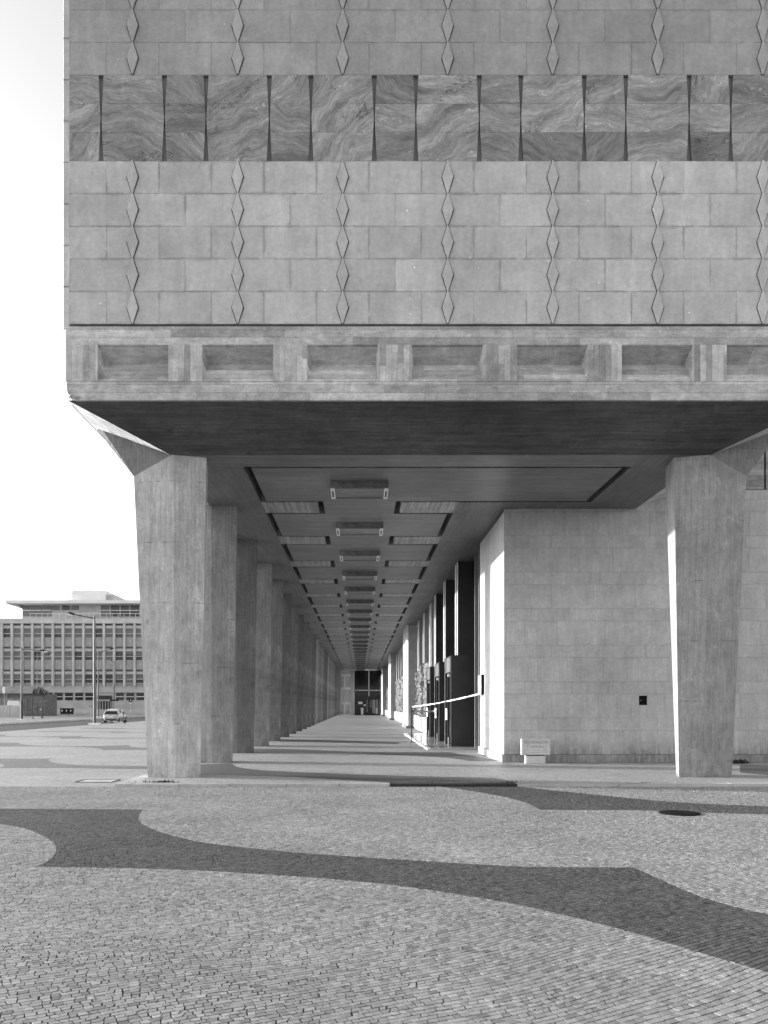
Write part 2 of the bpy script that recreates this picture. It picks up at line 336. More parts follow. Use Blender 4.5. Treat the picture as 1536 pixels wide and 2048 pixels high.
# ================================================================== GROUND
ZP = -0.05                     # plaza level; the arcade floor is z = 0
def smooth(run, k=6):
    if len(run) < 3: return list(run)
    out = []
    for i in range(len(run)-1):
        p0 = run[max(i-1, 0)]; p1 = run[i]; p2 = run[i+1]; p3 = run[min(i+2, len(run)-1)]
        for j in range(k):
            t = j/k
            out.append(tuple(0.5*((2*b)+(-a+c)*t+(2*a-5*b+4*c-d)*t*t+(-a+3*b-3*c+d)*t**3) for a, b, c, d in zip(p0, p1, p2, p3)))
    out.append(run[-1]); return out
def band(runs, z):
    poly = []
    for r in runs:
        w = smooth([gnd(x, y, z) for x, y in r])
        if poly and (abs(poly[-1][0]-w[0][0])+abs(poly[-1][1]-w[0][1])) < 1e-6: w = w[1:]
        poly += w
    return poly
BAND_A = band([[(-420,1612),(-200,1614),(0,1617),(120,1618),(286,1619)], [(286,1619),(277,1632),(281,1645),(310,1660),(360,1675),(430,1688),(540,1700),(620,1707),(768,1717),(880,1724),(1000,1731),(1100,1734),(1268,1735)],
    [(1268,1735),(1330,1763),(1400,1792),(1470,1813),(1536,1827),(1700,1846),(1900,1850)], [(1900,2060),(1700,2000),(1536,1945),(1400,1905),(1270,1866),(1150,1835),(1030,1808),(900,1786),(768,1768),(640,1756),(520,1748),(400,1741),(250,1736),(120,1734),(75,1733)],
    [(75,1733),(105,1715),(113,1695),(100,1680),(60,1660),(0,1648),(-120,1638),(-420,1634)]], ZP)
BAND_B = band([[(860,1571),(930,1580),(1000,1592),(1050,1605),(1080,1619)], [(1080,1619),(1150,1620),(1290,1621),(1400,1625),(1536,1629),(1800,1638)],
    [(1800,1630),(1536,1613),(1400,1607),(1300,1600),(1200,1590),(1100,1580),(1040,1573)], [(1040,1569.5),(860,1569.5)]], ZP)
def area2(p): return sum(p[i-1][0]*p[i][1]-p[i][0]*p[i-1][1] for i in range(len(p)))
BANDS = [np.array(BAND_A), np.array(BAND_B)]
def inside(X, Y):
    X = np.asarray(X, float); Y = np.asarray(Y, float); res = np.zeros(X.shape, bool)
    for P in BANDS:
        c = np.zeros(X.shape, bool); n = len(P); j = n-1
        for i in range(n):
            xi, yi = P[i]; xj, yj = P[j]
            m = ((yi > Y) != (yj > Y)); 
            if m.any(): c ^= m & (X < (xj-xi)*(Y-yi)/((yj-yi) or 1e-12)+xi)
            j = i
        res |= c
    return res
KY = 17.0                       # kerb line = facade plane
KX = -4.66                      # arcade floor's left edge
CY0, CY1 = 3.3, 17.0            # real cobbles
base_ground = MB(); sheet0 = [(-1500, -600, -0.62), (1500, -600, -0.62), (1500, 2500, -0.62), (-1500, 2500, -0.62)]
base_ground.add(sheet0, [(0, 1, 2, 3)]); tag(base_ground.build('ground', 'pav_l'), 'open ground around the plaza', kind='structure')
plaza = MB()
plaza.box(-21.9, 70, -70, 138.9, -0.7, ZP-0.055)
plaza = plaza.build('plaza_ground', 'sand'); tag(plaza, 'wide plaza of pale cobbles with dark wavy bands', kind='structure')
def cobx(Y): return (-0.43*Y-2.6, 0.487*Y+2.6)
# far paving sheet, with a window cut where the real cobbles lie
far = MB(); zt = ZP-0.002; zb = ZP-0.05
xl0, xr0 = cobx(CY0); xl1, xr1 = cobx(CY1)
def sheet(b, poly, z): b.add([(x, y, z) for x, y in poly], [tuple(range(len(poly)))])
sheet(far, [(-21.9, CY1), (-21.9, -60), (xl0, -60), (xl0, CY0), (xl1, CY1)], zt)
sheet(far, [(xl0, -60), (60, -60), (60, CY0), (xr0, CY0), (xl0, CY0)], zt)
sheet(far, [(xr0, CY0), (60, CY0), (60, CY1), (xr1, CY1)], zt)
far.build('near_paving', 'pav_n', plaza); far = MB()
sheet(far, [(-21.9, CY1), (xl1, CY1), (KX, CY1), (KX, 150), (-21.9, 150)], zt)
far.build('distant_paving', 'pav_l', plaza)
# rows of hand-cut cobbles
def make_cobbles():
    th = 0.50; ct, sn = math.cos(th), math.sin(th)
    stones = []; v = -16.0; rows = []
    while v < 24: h = rng.uniform(0.042, 0.053); rows.append((v, h)); v += h
    quads = []
    for (v, h) in rows:
        u = -18.0 + rng.uniform(0, 0.1); L = 40.0; n = int(L/0.05)
        w = rng.uniform(0.042, 0.070, n); us = u+np.concatenate([[0], np.cumsum(w)])
        sh = rng.normal(0, 0.005, n+1); g = 0.0016 + rng.random(n+1)*0.0034
        a = us[:-1]; b = us[1:]
        jit = lambda s: rng.normal(0, s, n)
        q = np.stack([np.stack([a+g[:-1]-sh[:-1]+jit(.0016), v+.0018+np.abs(jit(.0022))], 1), np.stack([b-g[1:]-sh[1:]+jit(.0016), v+.0018+np.abs(jit(.0022))], 1),
                      np.stack([b-g[1:]+sh[1:]+jit(.0016), v+h-.0018-np.abs(jit(.0022))], 1), np.stack([a+g[:-1]+sh[:-1]+jit(.0016), v+h-.0018-np.abs(jit(.0022))], 1)], 1)
        quads.append(q)
    Q = np.concatenate(quads); U = Q[..., 0]; V = Q[..., 1]
    V2 = V + 0.15*np.sin(U*0.55+0.25*V) + 0.035*np.sin(U*1.9+V*1.1+1.1) + 0.010*np.sin(U*4.3-V*1.7); U2 = U + 0.08*np.sin(V*1.1+0.7) + 0.012*np.sin(V*4.0+U)
    X = U2*ct - V2*sn + 1.0; Y = U2*sn + V2*ct + 6.5
    cx, cy = X.mean(1), Y.mean(1); lo, hi = cobx(cy)
    keep = (Y.min(1) > CY0) & (Y.max(1) < CY1) & (cx > lo) & (cx < hi)
    return np.stack([X[keep], Y[keep]], 2)
Q = make_cobbles()
ins = inside(Q[..., 0], Q[..., 1]); cnt = ins.sum(1)
polys = [[], []]                # light, dark
mix = np.nonzero((cnt > 0) & (cnt < 4))[0]; ke, ie = np.nonzero(ins[mix] != np.roll(ins[mix], -1, 1)); ke = mix[ke]
ea = Q[ke, ie].copy(); eb = Q[ke, (ie+1) % 4].copy(); sa = ins[ke, ie]
for _ in range(9):                       # bisect every edge that crosses a band's outline
    em = (ea+eb)/2; same = inside(em[:, 0], em[:, 1]) == sa
    ea[same] = em[same]; eb[~same] = em[~same]
cut = {(int(k), int(i)): em[n_] for n_, (k, i) in enumerate(zip(ke, ie))}
for k in mix:
    q = Q[k]; s_ = ins[k]; pl, pd = [], []
    for i in range(4):
        j = (i+1) % 4; (pd if s_[i] else pl).append(tuple(q[i]))
        if s_[i] != s_[j]:
            m = cut[int(k), i]; d = (q[j]-q[i]); d = d/(np.linalg.norm(d)+1e-9)*0.0025
            (pd if s_[i] else pl).append(tuple(m-d)); (pl if s_[i] else pd).append(tuple(m+d))
    for lst, p in ((0, pl), (1, pd)):
        if len(p) >= 3 and abs(area2(p)) > 0.0003: polys[lst].append([(float(x), float(y)) for x, y in p])
full = [Q[cnt == 0], Q[cnt == 4]]
def stone_geo(p, z, tilt, tone, V_, F_, T_):
    n = len(p); k = len(V_); cx = sum(q[0] for q in p)/n; cy = sum(q[1] for q in p)/n; tx, ty = tilt
    for x, y in p: V_.append((x, y, z+(x-cx)*tx+(y-cy)*ty))
    for x, y in p: V_.append((cx+(x-cx)*1.03, cy+(y-cy)*1.03, ZP-0.05))
    F_.append(tuple(range(k, k+n))); T_.append(tone)
    for i in range(n):
        j = (i+1) % n; F_.append((k+n+i, k+n+j, k+j, k+i)); T_.append(tone*0.8)
def tone_mesh(name, V_, F_, T_, mat):
    me = bpy.data.meshes.new(name); me.from_pydata(V_, [], F_); me.update()
    at = me.attributes.new('tone', 'FLOAT', 'FACE'); at.data.foreach_set('value', T_); me.materials.append(M[mat]); return me
near_left = 300
cand = []
for lst in (0, 1):
    cc = full[lst].mean(1) if len(full[lst]) else np.zeros((0, 2))
    for i in range(len(cc)):
        x, y = cc[i]; u = PX0+x*F/y; w = PY0+(CH-ZP)*F/y
        if 8 < u < 1528 and w < 2040: cand.append((y, lst, i))
cand.sort(); chosen = {0: set(), 1: set()}
for y, lst, i in cand[:300]: chosen[lst].add(i)
for lst, mat in ((0, 'cob_l'), (1, 'cob_d')):
    V_, F_, T_ = [], [], []
    allp = [(full[lst][i].tolist(), i in chosen[lst]) for i in range(len(full[lst]))] + [(p, False) for p in polys[lst]]
    for p, single in allp:
        z = ZP + random.gauss(0, 0.0007); tilt = (random.gauss(0, 0.007), random.gauss(0, 0.007))
        t = min(1.3, max(0.6, random.gauss(1.0, 0.14)))
        if random.random() < 0.05: t *= 0.72
        if single:
            a, b, c = [], [], []; ctr = np.asarray(p).mean(0)
            stone_geo(p, z, tilt, t, a, b, c)
            a = [(x-ctr[0], y-ctr[1], q-ZP) for x, y, q in a]
            link('cobblestone', tone_mesh('cobblestone', a, b, c, mat), plaza, (ctr[0], ctr[1], ZP))
        else: stone_geo(p, z, tilt, t, V_, F_, T_)
    if F_:
        o = link('cobblestones', tone_mesh('cobblestones', V_, F_, T_, mat), plaza); o['kind'] = 'stuff'
# dark wavy bands farther out
def zr(*p): return [(x/5.12, 1150+y/5.12) for x, y in p]
def flat_band(runs, z, parent, zoff=0.004):
    poly = band(runs, z); b = MB(); sheet(b, poly, z+zoff); o = b.build('dark_band', 'pav_d', parent)
    if o.data.polygons[0].normal.z < 0: o.data.flip_normals()
    return o
flat_band([zr((-900,1876),(0,1880),(300,1881),(500,1879),(570,1868)), zr((570,1868),(505,1885),(500,1900),(550,1922),(700,1940),(900,1950),(1300,1954),(1500,1957),(1620,1960)),
    zr((1620,1992),(1500,1986),(1150,1982),(800,1977),(400,1974),(-60,1976)), zr((-60,1976),(20,1968),(42,1948),(20,1934),(-100,1925),(-900,1920))], ZP, plaza, 0.003)
flat_band([zr((-600,1712),(0,1716),(195,1719)), zr((195,1719),(205,1728),(260,1738),(420,1748),(700,1751),(1000,1751),(1150,1746),(1320,1744)), zr((1320,1744),(1330,1756),(1380,1764),(1500,1770),(1560,1771)),
    zr((1560,1794),(1490,1790),(1250,1790),(1040,1793)), zr((1040,1793),(1045,1781),(960,1769),(800,1760),(600,1754),(0,1755),(-600,1755))], ZP, plaza, 0.003)
flat_band([zr((-500,1634),(0,1636),(60,1638)), zr((60,1638),(50,1646),(140,1652),(400,1655),(600,1652),(850,1649)), zr((850,1649),(830,1657),(1000,1664),(1500,1670),(1560,1671)), zr((1560,1677),(1400,1674),(900,1671),(620,1675)), zr((620,1675),(600,1664),(450,1660),(0,1652),(-500,1651))], ZP, plaza, 0.003)
flat_band([zr((400,1600),(600,1598),(900,1604),(1300,1604)), zr((1300,1604),(1340,1610),(1560,1613)), zr((1560,1618),(1300,1614),(1130,1617)), zr((1130,1617),(1120,1610),(800,1606),(400,1605))], ZP, plaza, 0.003)
flat_band([zr((820,1568),(1000,1566),(1290,1569)), zr((1290,1569),(1320,1573),(1560,1576)), zr((1560,1579),(1300,1577),(820,1571))], ZP, plaza, 0.003)

arc = MB(); arc.box(KX, 14, KY+0.30, 136, -0.4, 0.0)
floor = arc.build('arcade_floor', 'pav_a'); tag(floor, 'pale cobbled floor of the arcade behind a low kerb', kind='structure')
flat_band([[(300,1531),(403,1529),(462,1527)], [(462,1527),(478,1535),(530,1541),(640,1546),(780,1551),(900,1554),(986,1555.5)], [(986,1555.5),(1010,1560),(1032,1565.2)], [(1032,1565.2),(775,1565.2)], [(775,1565.2),(700,1560.5),(560,1553),(403,1549),(300,1548)]], 0.0, floor)
flat_band([[(500,1497),(600,1499),(700,1503),(804,1504),(903,1505)], [(903,1505),(919,1508.6),(942,1511.8),(1004,1521.7)], [(1004,1521.9),(940,1522.4)], [(940,1522.4),(919,1519),(882,1515),(804,1510.7),(700,1507),(600,1505),(500,1504)]], 0.0, floor)
flat_band([[(560,1478),(650,1480),(740,1483),(800,1485)], [(800,1485),(790,1488),(740,1487),(650,1485),(560,1483)]], 0.0, floor)
flat_band([[(1480,1530),(1600,1532),(1700,1534)], [(1700,1556),(1560,1552),(1480,1545)]], 0.0, floor)
for (k0, k1, kn, km) in ((KX, 0.60, 5, 'kerb'), (0.60, 3.18, 3, 'kerbd'), (3.18, 14.0, 10, 'kerb')):
    cuts = [k0] + [k0+(k1-k0)*(j+random.uniform(-.12, .12))/kn for j in range(1, kn)] + [k1]
    for kx, x1 in zip(cuts[:-1], cuts[1:]):
        w = x1-kx
        MB().box(-w/2+0.003, w/2-0.003, 0, 0.296, -0.12, 0.0).build('kerb_stone', km, floor, ((kx+x1)/2, KY+random.uniform(-.006, .006), 0.001+random.uniform(-.006, .004)))
for k in range(60):
    MB().box(-0.15, 0.15, -0.99, 0.99, -0.12, 0.0).build('kerb_stone', 'kerb', floor, (KX-0.15+random.uniform(-.003, .003), KY+1.0+k*2.0, 0.001))

road = MB(); road.box(-34.2, -22.1, -200, 139, -0.7, -0.30)
tag(road.build('road', 'asphalt'), 'dark asphalt road running past the plaza', kind='structure')
pave = MB(); pave.box(-140, -34.4, -200, 139, -0.7, -0.14); pave.box(-140, 40, 139.2, 149.5, -0.7, -0.02)
tag(pave.build('far_pavement', 'pav_l'), 'pale pavement on the far side of the road', kind='structure')
rk = MB(); rk.box(-22.1, -21.9, -70, 138.9, -0.7, ZP+0.004); rk.box(-34.4, -34.2, -200, 139, -0.7, -0.13); rk.box(-140, 40, 139.0, 139.2, -0.7, -0.01)
tag(rk.build('road_kerb', 'kerb'), 'stone kerbs lining both sides of the road', kind='structure')

# ================================================================== THE ARCADE BUILDING
YF = 16.97; XC = 1.765; MOD = 2.121; S = 4.65; Y0 = 18.6; ZC = 7.08; CR = 0.6585
Z_B0, Z_B1, Z_F0 = 7.76, 9.255, 9.297; Z_M0 = Z_F0+5*CR; Z_M1 = Z_M0+1.737
XL, XR = -5.884, 2*XC+5.884; YE = 134.0; ZTOP = Z_M1+8*CR
bld = empty('arcade_building', (XC, KY, 0)); tag(bld, 'long stone and board-marked concrete building raised on tapering columns above an arcade', 'building')
BL = Vector((XC, KY, 0))
_build = MB.build
def bpart(mb, name, mat, parent=None):
    """a part whose mesh is in world coordinates, put under the building (or one of its parts, all at the world origin)"""
    o = mb.build(name, mat, parent or bld)
    if parent is None: o.location = -BL
    return o
# --- upper facade: backing wall, slabs, marble band, diamonds
w = MB(); w.box(XL-0.10, XR+0.10, YF+0.075, YE, Z_B1+0.02, ZTOP); wall = bpart(w, 'upper_wall', 'joint')
shared = {}
def slab_at(parent, x0, x1, z0, z1, mat, name='stone_slab', y=YF, depth=0.07, gap=0.002, b=0.0015):
    wd, h = x1-x0-gap, z1-z0-gap; key = (round(wd, 3), round(h, 3), mat, depth)
    if key not in shared:
        shared[key] = MB().slab([(-wd/2, -h/2), (wd/2, -h/2), (wd/2, h/2), (-wd/2, h/2)], 0, depth, b).mesh(name, mat)
    return link(name, shared[key], parent, ((x0+x1)/2, y+random.uniform(-.0025, .0025), (z0+z1)/2), (random.gauss(0, .0015), 0, random.gauss(0, .0012)))
def course(z, odd, mat='lime'):
    c = [XL]; x = XC-3*MOD-0.53*(1 if odd else 0)
    while x > XL+0.6: x -= MOD/2
    x += MOD/2
    while x < XR-0.2: c.append(x); x += MOD/2
    c.append(XR)
    for a, b_ in zip(c[:-1], c[1:]):
        if b_-a > 0.05: slab_at(wall, a, b_, z, z+CR, mat)
for k in range(5): course(Z_F0+k*CR, k % 2 == 0)
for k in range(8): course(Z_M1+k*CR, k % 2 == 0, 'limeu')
dm = MB().slab([(-0.010, -CR/2+0.001), (0.010, -CR/2+0.001), (0.112, 0), (0.010, CR/2-0.001), (-0.010, CR/2-0.001), (-0.112, 0)], 0, 0.036, 0.004).mesh('diamond', 'diamond')
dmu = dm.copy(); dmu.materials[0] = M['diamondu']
dj = MB().slab([(-0.022, -CR/2), (0.022, -CR/2), (0.134, 0), (0.022, CR/2), (-0.022, CR/2), (-0.128, 0)], 0, 0.01, 0.001).mesh('diamond_joint', 'dark')
for k in range(-3, 4):
    for j in list(range(5)) + list(range(100, 108)):
        z = Z_F0+(j+0.5)*CR if j < 100 else Z_M1+(j-100+0.5)*CR
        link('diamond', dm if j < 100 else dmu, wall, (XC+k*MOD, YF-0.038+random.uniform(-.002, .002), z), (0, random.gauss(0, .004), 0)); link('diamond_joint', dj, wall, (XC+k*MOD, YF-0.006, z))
slots = sorted([XC+k*MOD+d for k in range(-3, 4) for d in (-0.64, 0.64)]); edges = [XL] + slots + [XR]
def half(z):                       # half width of the hourglass slot at height z
    t = abs(2*(z-Z_M0)/(Z_M1-Z_M0)-1); return 0.008+0.044*t
hm = (Z_M1-Z_M0)/3
for i in range(len(edges)-1):
    for r in range(3):
        za, zb_ = Z_M0+r*hm+0.0008, Z_M0+(r+1)*hm-0.0008; zs = [za, zb_] if r != 1 else [za, (za+zb_)/2, zb_]
        L = [(edges[i] + (half(z) if i > 0 else 0.004), z) for z in zs]; Rr = [(edges[i+1] - (half(z) if i < len(edges)-2 else 0.004), z) for z in zs]
        poly = [L[0]] + Rr + L[:0:-1]; cx, cz = (edges[i]+edges[i+1])/2, (za+zb_)/2
        mo = MB().slab([(x-cx, z-cz) for x, z in poly], 0, 0.07, 0.002).build('marble_slab', 'marble', wall, (cx, YF+random.uniform(-.002, .002), cz))
        if r == 0 or i % 2 == 0 or random.random() < 0.35: seed = random.random()
        mo['vein_seed'] = seed
w = MB(); w.box(XL, XR, YF+0.0705, YF+0.0745, Z_M0, Z_M1); bpart(w, 'slot_backing', 'shedroof', wall)
# corner return: a column of tall blocks set back a little
for side in (-1, 1):
    z = Z_F0-0.06; xa = XL-0.141 if side < 0 else XR+0.006
    while z < ZTOP-0.1:
        slab_at(wall, xa, xa+0.135, z, z+0.84, 'lime', 'corner_block', YF+0.055, 0.10, 0.008, 0.01); z += 0.84
# side walls of the upper floors (left one faces the road)
for side in (-1, 1):
    xs = XL-0.141 if side < 0 else XR+0.141
    y = YF+0.16
    while y < YE:
        y2 = min(y+4.65, YE); q = MB()
        q.box(min(xs, xs-side*0.035), max(xs, xs-side*0.035), y, y2-0.012, Z_F0, ZTOP); bpart(q, 'side_slab', 'limew', wall); y = y2
# --- concrete edge beam with V-notched coffers
ZT, ZK, ZO = 8.887, 8.62, 8.15
XBL, XBR = -5.955, 2*XC+5.955; YB = YF+0.02
b = MB(); b.box(XBL, XBR, YB+0.36, YB+0.6, Z_B0+0.02, Z_B1-0.004)
for xs in (XBL, XBR-0.35): b.box(xs, xs+0.35, YB+0.602, YE, Z_B0+0.02, Z_B1-0.004)
beam = bpart(b, 'edge_beam', 'ch')
bpart(MB().box(XBL, XBR, YB, YB+0.297, ZT+0.001, Z_B1), 'beam_rail', 'ch', beam)
ch = [(XBL, 7.98), (XBL+0.03, 7.90), (XBL+0.10, 7.80), (XBL+0.20, Z_B0), (XBR-0.20, Z_B0), (XBR-0.10, 7.80), (XBR-0.03, 7.90), (XBR, 7.98), (XBR, ZO-0.001), (XBL, ZO-0.001)]
bpart(MB().slab(ch, YB-0.002, YB+0.297, 0.012), 'beam_rail', 'ch', beam)
OW = 0.715; prev = XBL
for k in range(-3, 5):
    xa = XC+k*MOD-OW if k < 4 else XBR
    bpart(MB().box(prev, xa, YB+0.001, YB+0.297, ZO, ZT), 'beam_pier', 'cv', beam)
    if k < 4:
        xb = XC+k*MOD+OW; i_ = 0.05
        q = MB(); q.add([(xa, YB, ZT), (xb, YB, ZT), (xb-i_, YB+0.34, ZK), (xa+i_, YB+0.34, ZK), (xa, YB, ZO), (xb, YB, ZO)], [(0, 3, 2, 1), (3, 4, 5, 2), (0, 4, 3), (1, 2, 5)])
        bpart(q, 'coffer', 'ch', beam); prev = xb
# spalled concrete on the lower left corner of the beam
sp = MB(); cpt = Vector((XBL+0.06, YB, 7.83))
for k in range(16):
    c = cpt+Vector((random.uniform(0.01, .20), random.uniform(-.015, .05), random.uniform(-.03, .06))); c.z -= (c.x-cpt.x)*0.25
    sp.hull([c+Vector((random.gauss(0, .03), random.gauss(0, .02), random.gauss(0, .025))) for _ in range(7)])
bpart(sp, 'spalled_corner', 'joint', beam)
# --- sloped soffits and the flat ceiling
XK0, XK1 = XC-5.92, XC+5.92; YK = 18.42
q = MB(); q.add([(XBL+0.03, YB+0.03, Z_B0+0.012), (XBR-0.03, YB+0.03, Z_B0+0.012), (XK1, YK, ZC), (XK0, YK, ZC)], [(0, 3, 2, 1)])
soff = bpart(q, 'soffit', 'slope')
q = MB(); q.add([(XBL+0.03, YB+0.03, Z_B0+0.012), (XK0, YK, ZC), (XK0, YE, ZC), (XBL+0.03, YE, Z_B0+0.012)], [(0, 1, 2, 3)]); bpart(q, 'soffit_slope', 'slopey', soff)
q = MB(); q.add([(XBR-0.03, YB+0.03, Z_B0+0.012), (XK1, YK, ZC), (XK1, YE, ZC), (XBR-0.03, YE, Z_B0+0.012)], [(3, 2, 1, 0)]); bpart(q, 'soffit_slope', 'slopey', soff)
ZG = ZC+0.24
ceil = bpart(MB().box(XK0, XK1, YK, YE, ZG, ZG+0.12), 'ceiling', 'dark')
def cb(x0, x1, y0, y1, mat, name='ceiling_panel', dz=0.0): 
    return bpart(MB().box(x0, x1, y0, y1, ZC+dz, ZG-0.002), name, mat, ceil)
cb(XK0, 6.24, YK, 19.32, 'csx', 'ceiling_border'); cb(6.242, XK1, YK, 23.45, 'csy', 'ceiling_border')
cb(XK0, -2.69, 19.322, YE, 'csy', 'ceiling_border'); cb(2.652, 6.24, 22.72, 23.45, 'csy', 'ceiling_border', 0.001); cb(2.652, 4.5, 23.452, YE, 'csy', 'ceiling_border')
NB = 24
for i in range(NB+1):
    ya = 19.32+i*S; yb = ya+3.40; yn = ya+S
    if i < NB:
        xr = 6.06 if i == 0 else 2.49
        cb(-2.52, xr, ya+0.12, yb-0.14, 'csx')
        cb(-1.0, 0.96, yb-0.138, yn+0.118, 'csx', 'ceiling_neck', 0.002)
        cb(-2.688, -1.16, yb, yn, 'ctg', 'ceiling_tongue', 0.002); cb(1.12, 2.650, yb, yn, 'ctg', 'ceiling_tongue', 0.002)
# --- columns
def hexa(xl, xm, xr, y, d, rf, z3):
    return [(xl, y, z3[0]), (xm, y-rf, z3[1]), (xr, y, z3[2]), (xr-(0.19 if z3[2] < 1 else 0.12), y+d, z3[2]), (xm, y+d+rf, z3[1]), (xl, y+d, z3[0])]
def column(Yc, mirror):
    lo = hexa(-4.71, -4.08, -3.54, Yc+0.03, 0.68, 0.105, (-0.01,)*3); hi = hexa(-5.0, -4.10, -3.40, Yc-0.05, 0.88, 0.14, (6.65, ZC+0.02, ZC+0.02))
    v = lo+hi; f = [tuple(range(5, -1, -1)), (6, 7, 10, 11), (7, 8, 9, 10)] + [(i, (i+1) % 6, 6+(i+1) % 6, 6+i) for i in range(6)]
    br = [hi[0], hi[1], hi[4], hi[5], (-5.86, Yc+0.08, 7.72), (-5.86, Yc+0.38, 7.72), (-5.74, Yc+0.02, 7.74), (-5.74, Yc+0.44, 7.74)]
    if mirror: v = [(2*XC-x, y, z) for x, y, z in v]; br = [(2*XC-x, y, z) for x, y, z in br]
    c = MB(); c.add(v, f); me = c.mesh('column', 'col')
    c2 = MB().hull(br); me2 = c2.mesh('bracket', 'col')
    return me, me2
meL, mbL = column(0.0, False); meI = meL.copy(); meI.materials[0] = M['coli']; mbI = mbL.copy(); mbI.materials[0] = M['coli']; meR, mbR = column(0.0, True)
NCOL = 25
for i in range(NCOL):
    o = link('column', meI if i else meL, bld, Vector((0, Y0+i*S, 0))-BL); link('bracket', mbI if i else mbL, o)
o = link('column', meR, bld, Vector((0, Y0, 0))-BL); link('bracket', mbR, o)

# --- ground-floor stone wall: front face at YW, side face at XW
YW, XW = 23.5, 4.02
w = MB(); w.box(XW+0.05, 14, YW+0.05, 28.2, 0, ZC-0.002); w.box(XK1-0.6, 14, YW+0.05, YW+0.5, ZC, 7.63); w.box(XBR+0.02, 14.5, YW+0.052, 40, ZC, 17)
gw = bpart(w, 'ground_floor_wall', 'joint')
zc = [0.215]; alt = [0.68, 0.34]; k = 0
while zc[-1] < 7.5: zc.append(zc[-1]+alt[k % 2]); k += 1
def wall_course(z0, z1, a, bnd, k, emit):
    x = a; r = random.Random(k*7+3)
    c = [a]; x = a + (0.30+0.2*(k % 3))*1.9
    while x < bnd-0.25: c.append(x); x += r.choice([1.17, 1.17, 0.93, 1.32])
    c.append(bnd)
    for p, q in zip(c[:-1], c[1:]): emit(p, q, z0, z1)
for k, (z0, z1) in enumerate(zip(zc[:-1], zc[1:])):
    top = min(z1, 7.62)
    def front(p, q, a, b_):
        b2 = min(b_, ZC+0.09) if q < XK1-0.9 else b_
        if b2-a < 0.04: return
        if a < 1.76 < b_ and p < 7.9 < q:          # niche for the hatch: cut the slab around it
            slab_at(gw, p, 7.80, a, b2, 'limew', 'wall_slab', YW, 0.045, 0.0025, 0.0015); slab_at(gw, 8.03, q, a, b2, 'limew', 'wall_slab', YW, 0.045, 0.0025, 0.0015)
            slab_at(gw, 7.80, 8.03, a, 1.60, 'limew', 'wall_slab', YW, 0.045, 0.0025, 0.0015); slab_at(gw, 7.80, 8.03, 1.86, b2, 'limew', 'wall_slab', YW+0.012, 0.03, 0.003, 0.003)
            return
        slab_at(gw, p, q, a, b2, 'limew', 'wall_slab', YW, 0.045, 0.0025, 0.0015)
    if z0 < 7.5: wall_course(z0, top, XW, 14.0, k, front)
    def side(p, q, a, b_):
        wd, h = q-p-0.003, min(b_, ZC+0.09)-a-0.003; key = ('s', round(wd, 3), round(h, 3))
        if key not in shared: shared[key] = MB().box(0, 0.045, -wd/2, wd/2, -h/2, h/2).mesh('wall_slab', 'limel')
        link('wall_slab', shared[key], gw, (XW+random.uniform(-.001, .001), (p+q)/2, (a+min(b_, ZC+0.09))/2))
    if z0 < ZC-0.1: wall_course(z0, min(z1, ZC), YW+0.05, 28.2, k+40, side)
xx = XW-0.06
while xx < 13.9:
    x1 = min(xx+1.95, 14); slab_at(gw, xx, x1, 0.0, 0.212, 'plinth', 'plinth_block', YW-0.06, 0.10, 0.004, 0.004); xx = x1
yy = YW+0.05
while yy < 28.1:
    y1 = min(yy+1.6, 28.2); bpart(MB().box(XW-0.06, XW+0.04, yy, y1-0.004, 0, 0.212), 'plinth_block', 'limel', gw); yy = y1
bpart(MB().box(7.795, 8.035, YW+0.035, YW+0.049, 1.595, 1.865), 'hatch', 'iron', gw)
bpart(MB().tube([(7.86, YW+0.02, 1.73), (7.86, YW+0.036, 1.73)], 0.012), 'hatch_latch', 'steel', gw)
# wing above the stone wall on the right
bpart(MB().box(XBR+0.03, 11.30, YW+0.008, YW+0.05, 7.64, 17), 'wing_panel', 'ch', gw); bpart(MB().box(11.36, 14.5, YW+0.008, YW+0.05, 7.64, 17), 'wing_panel', 'ch', gw)
bpart(MB().box(11.301, 11.359, YW+0.04, YW+0.051, 7.64, 17), 'wing_joint', 'dark', gw)

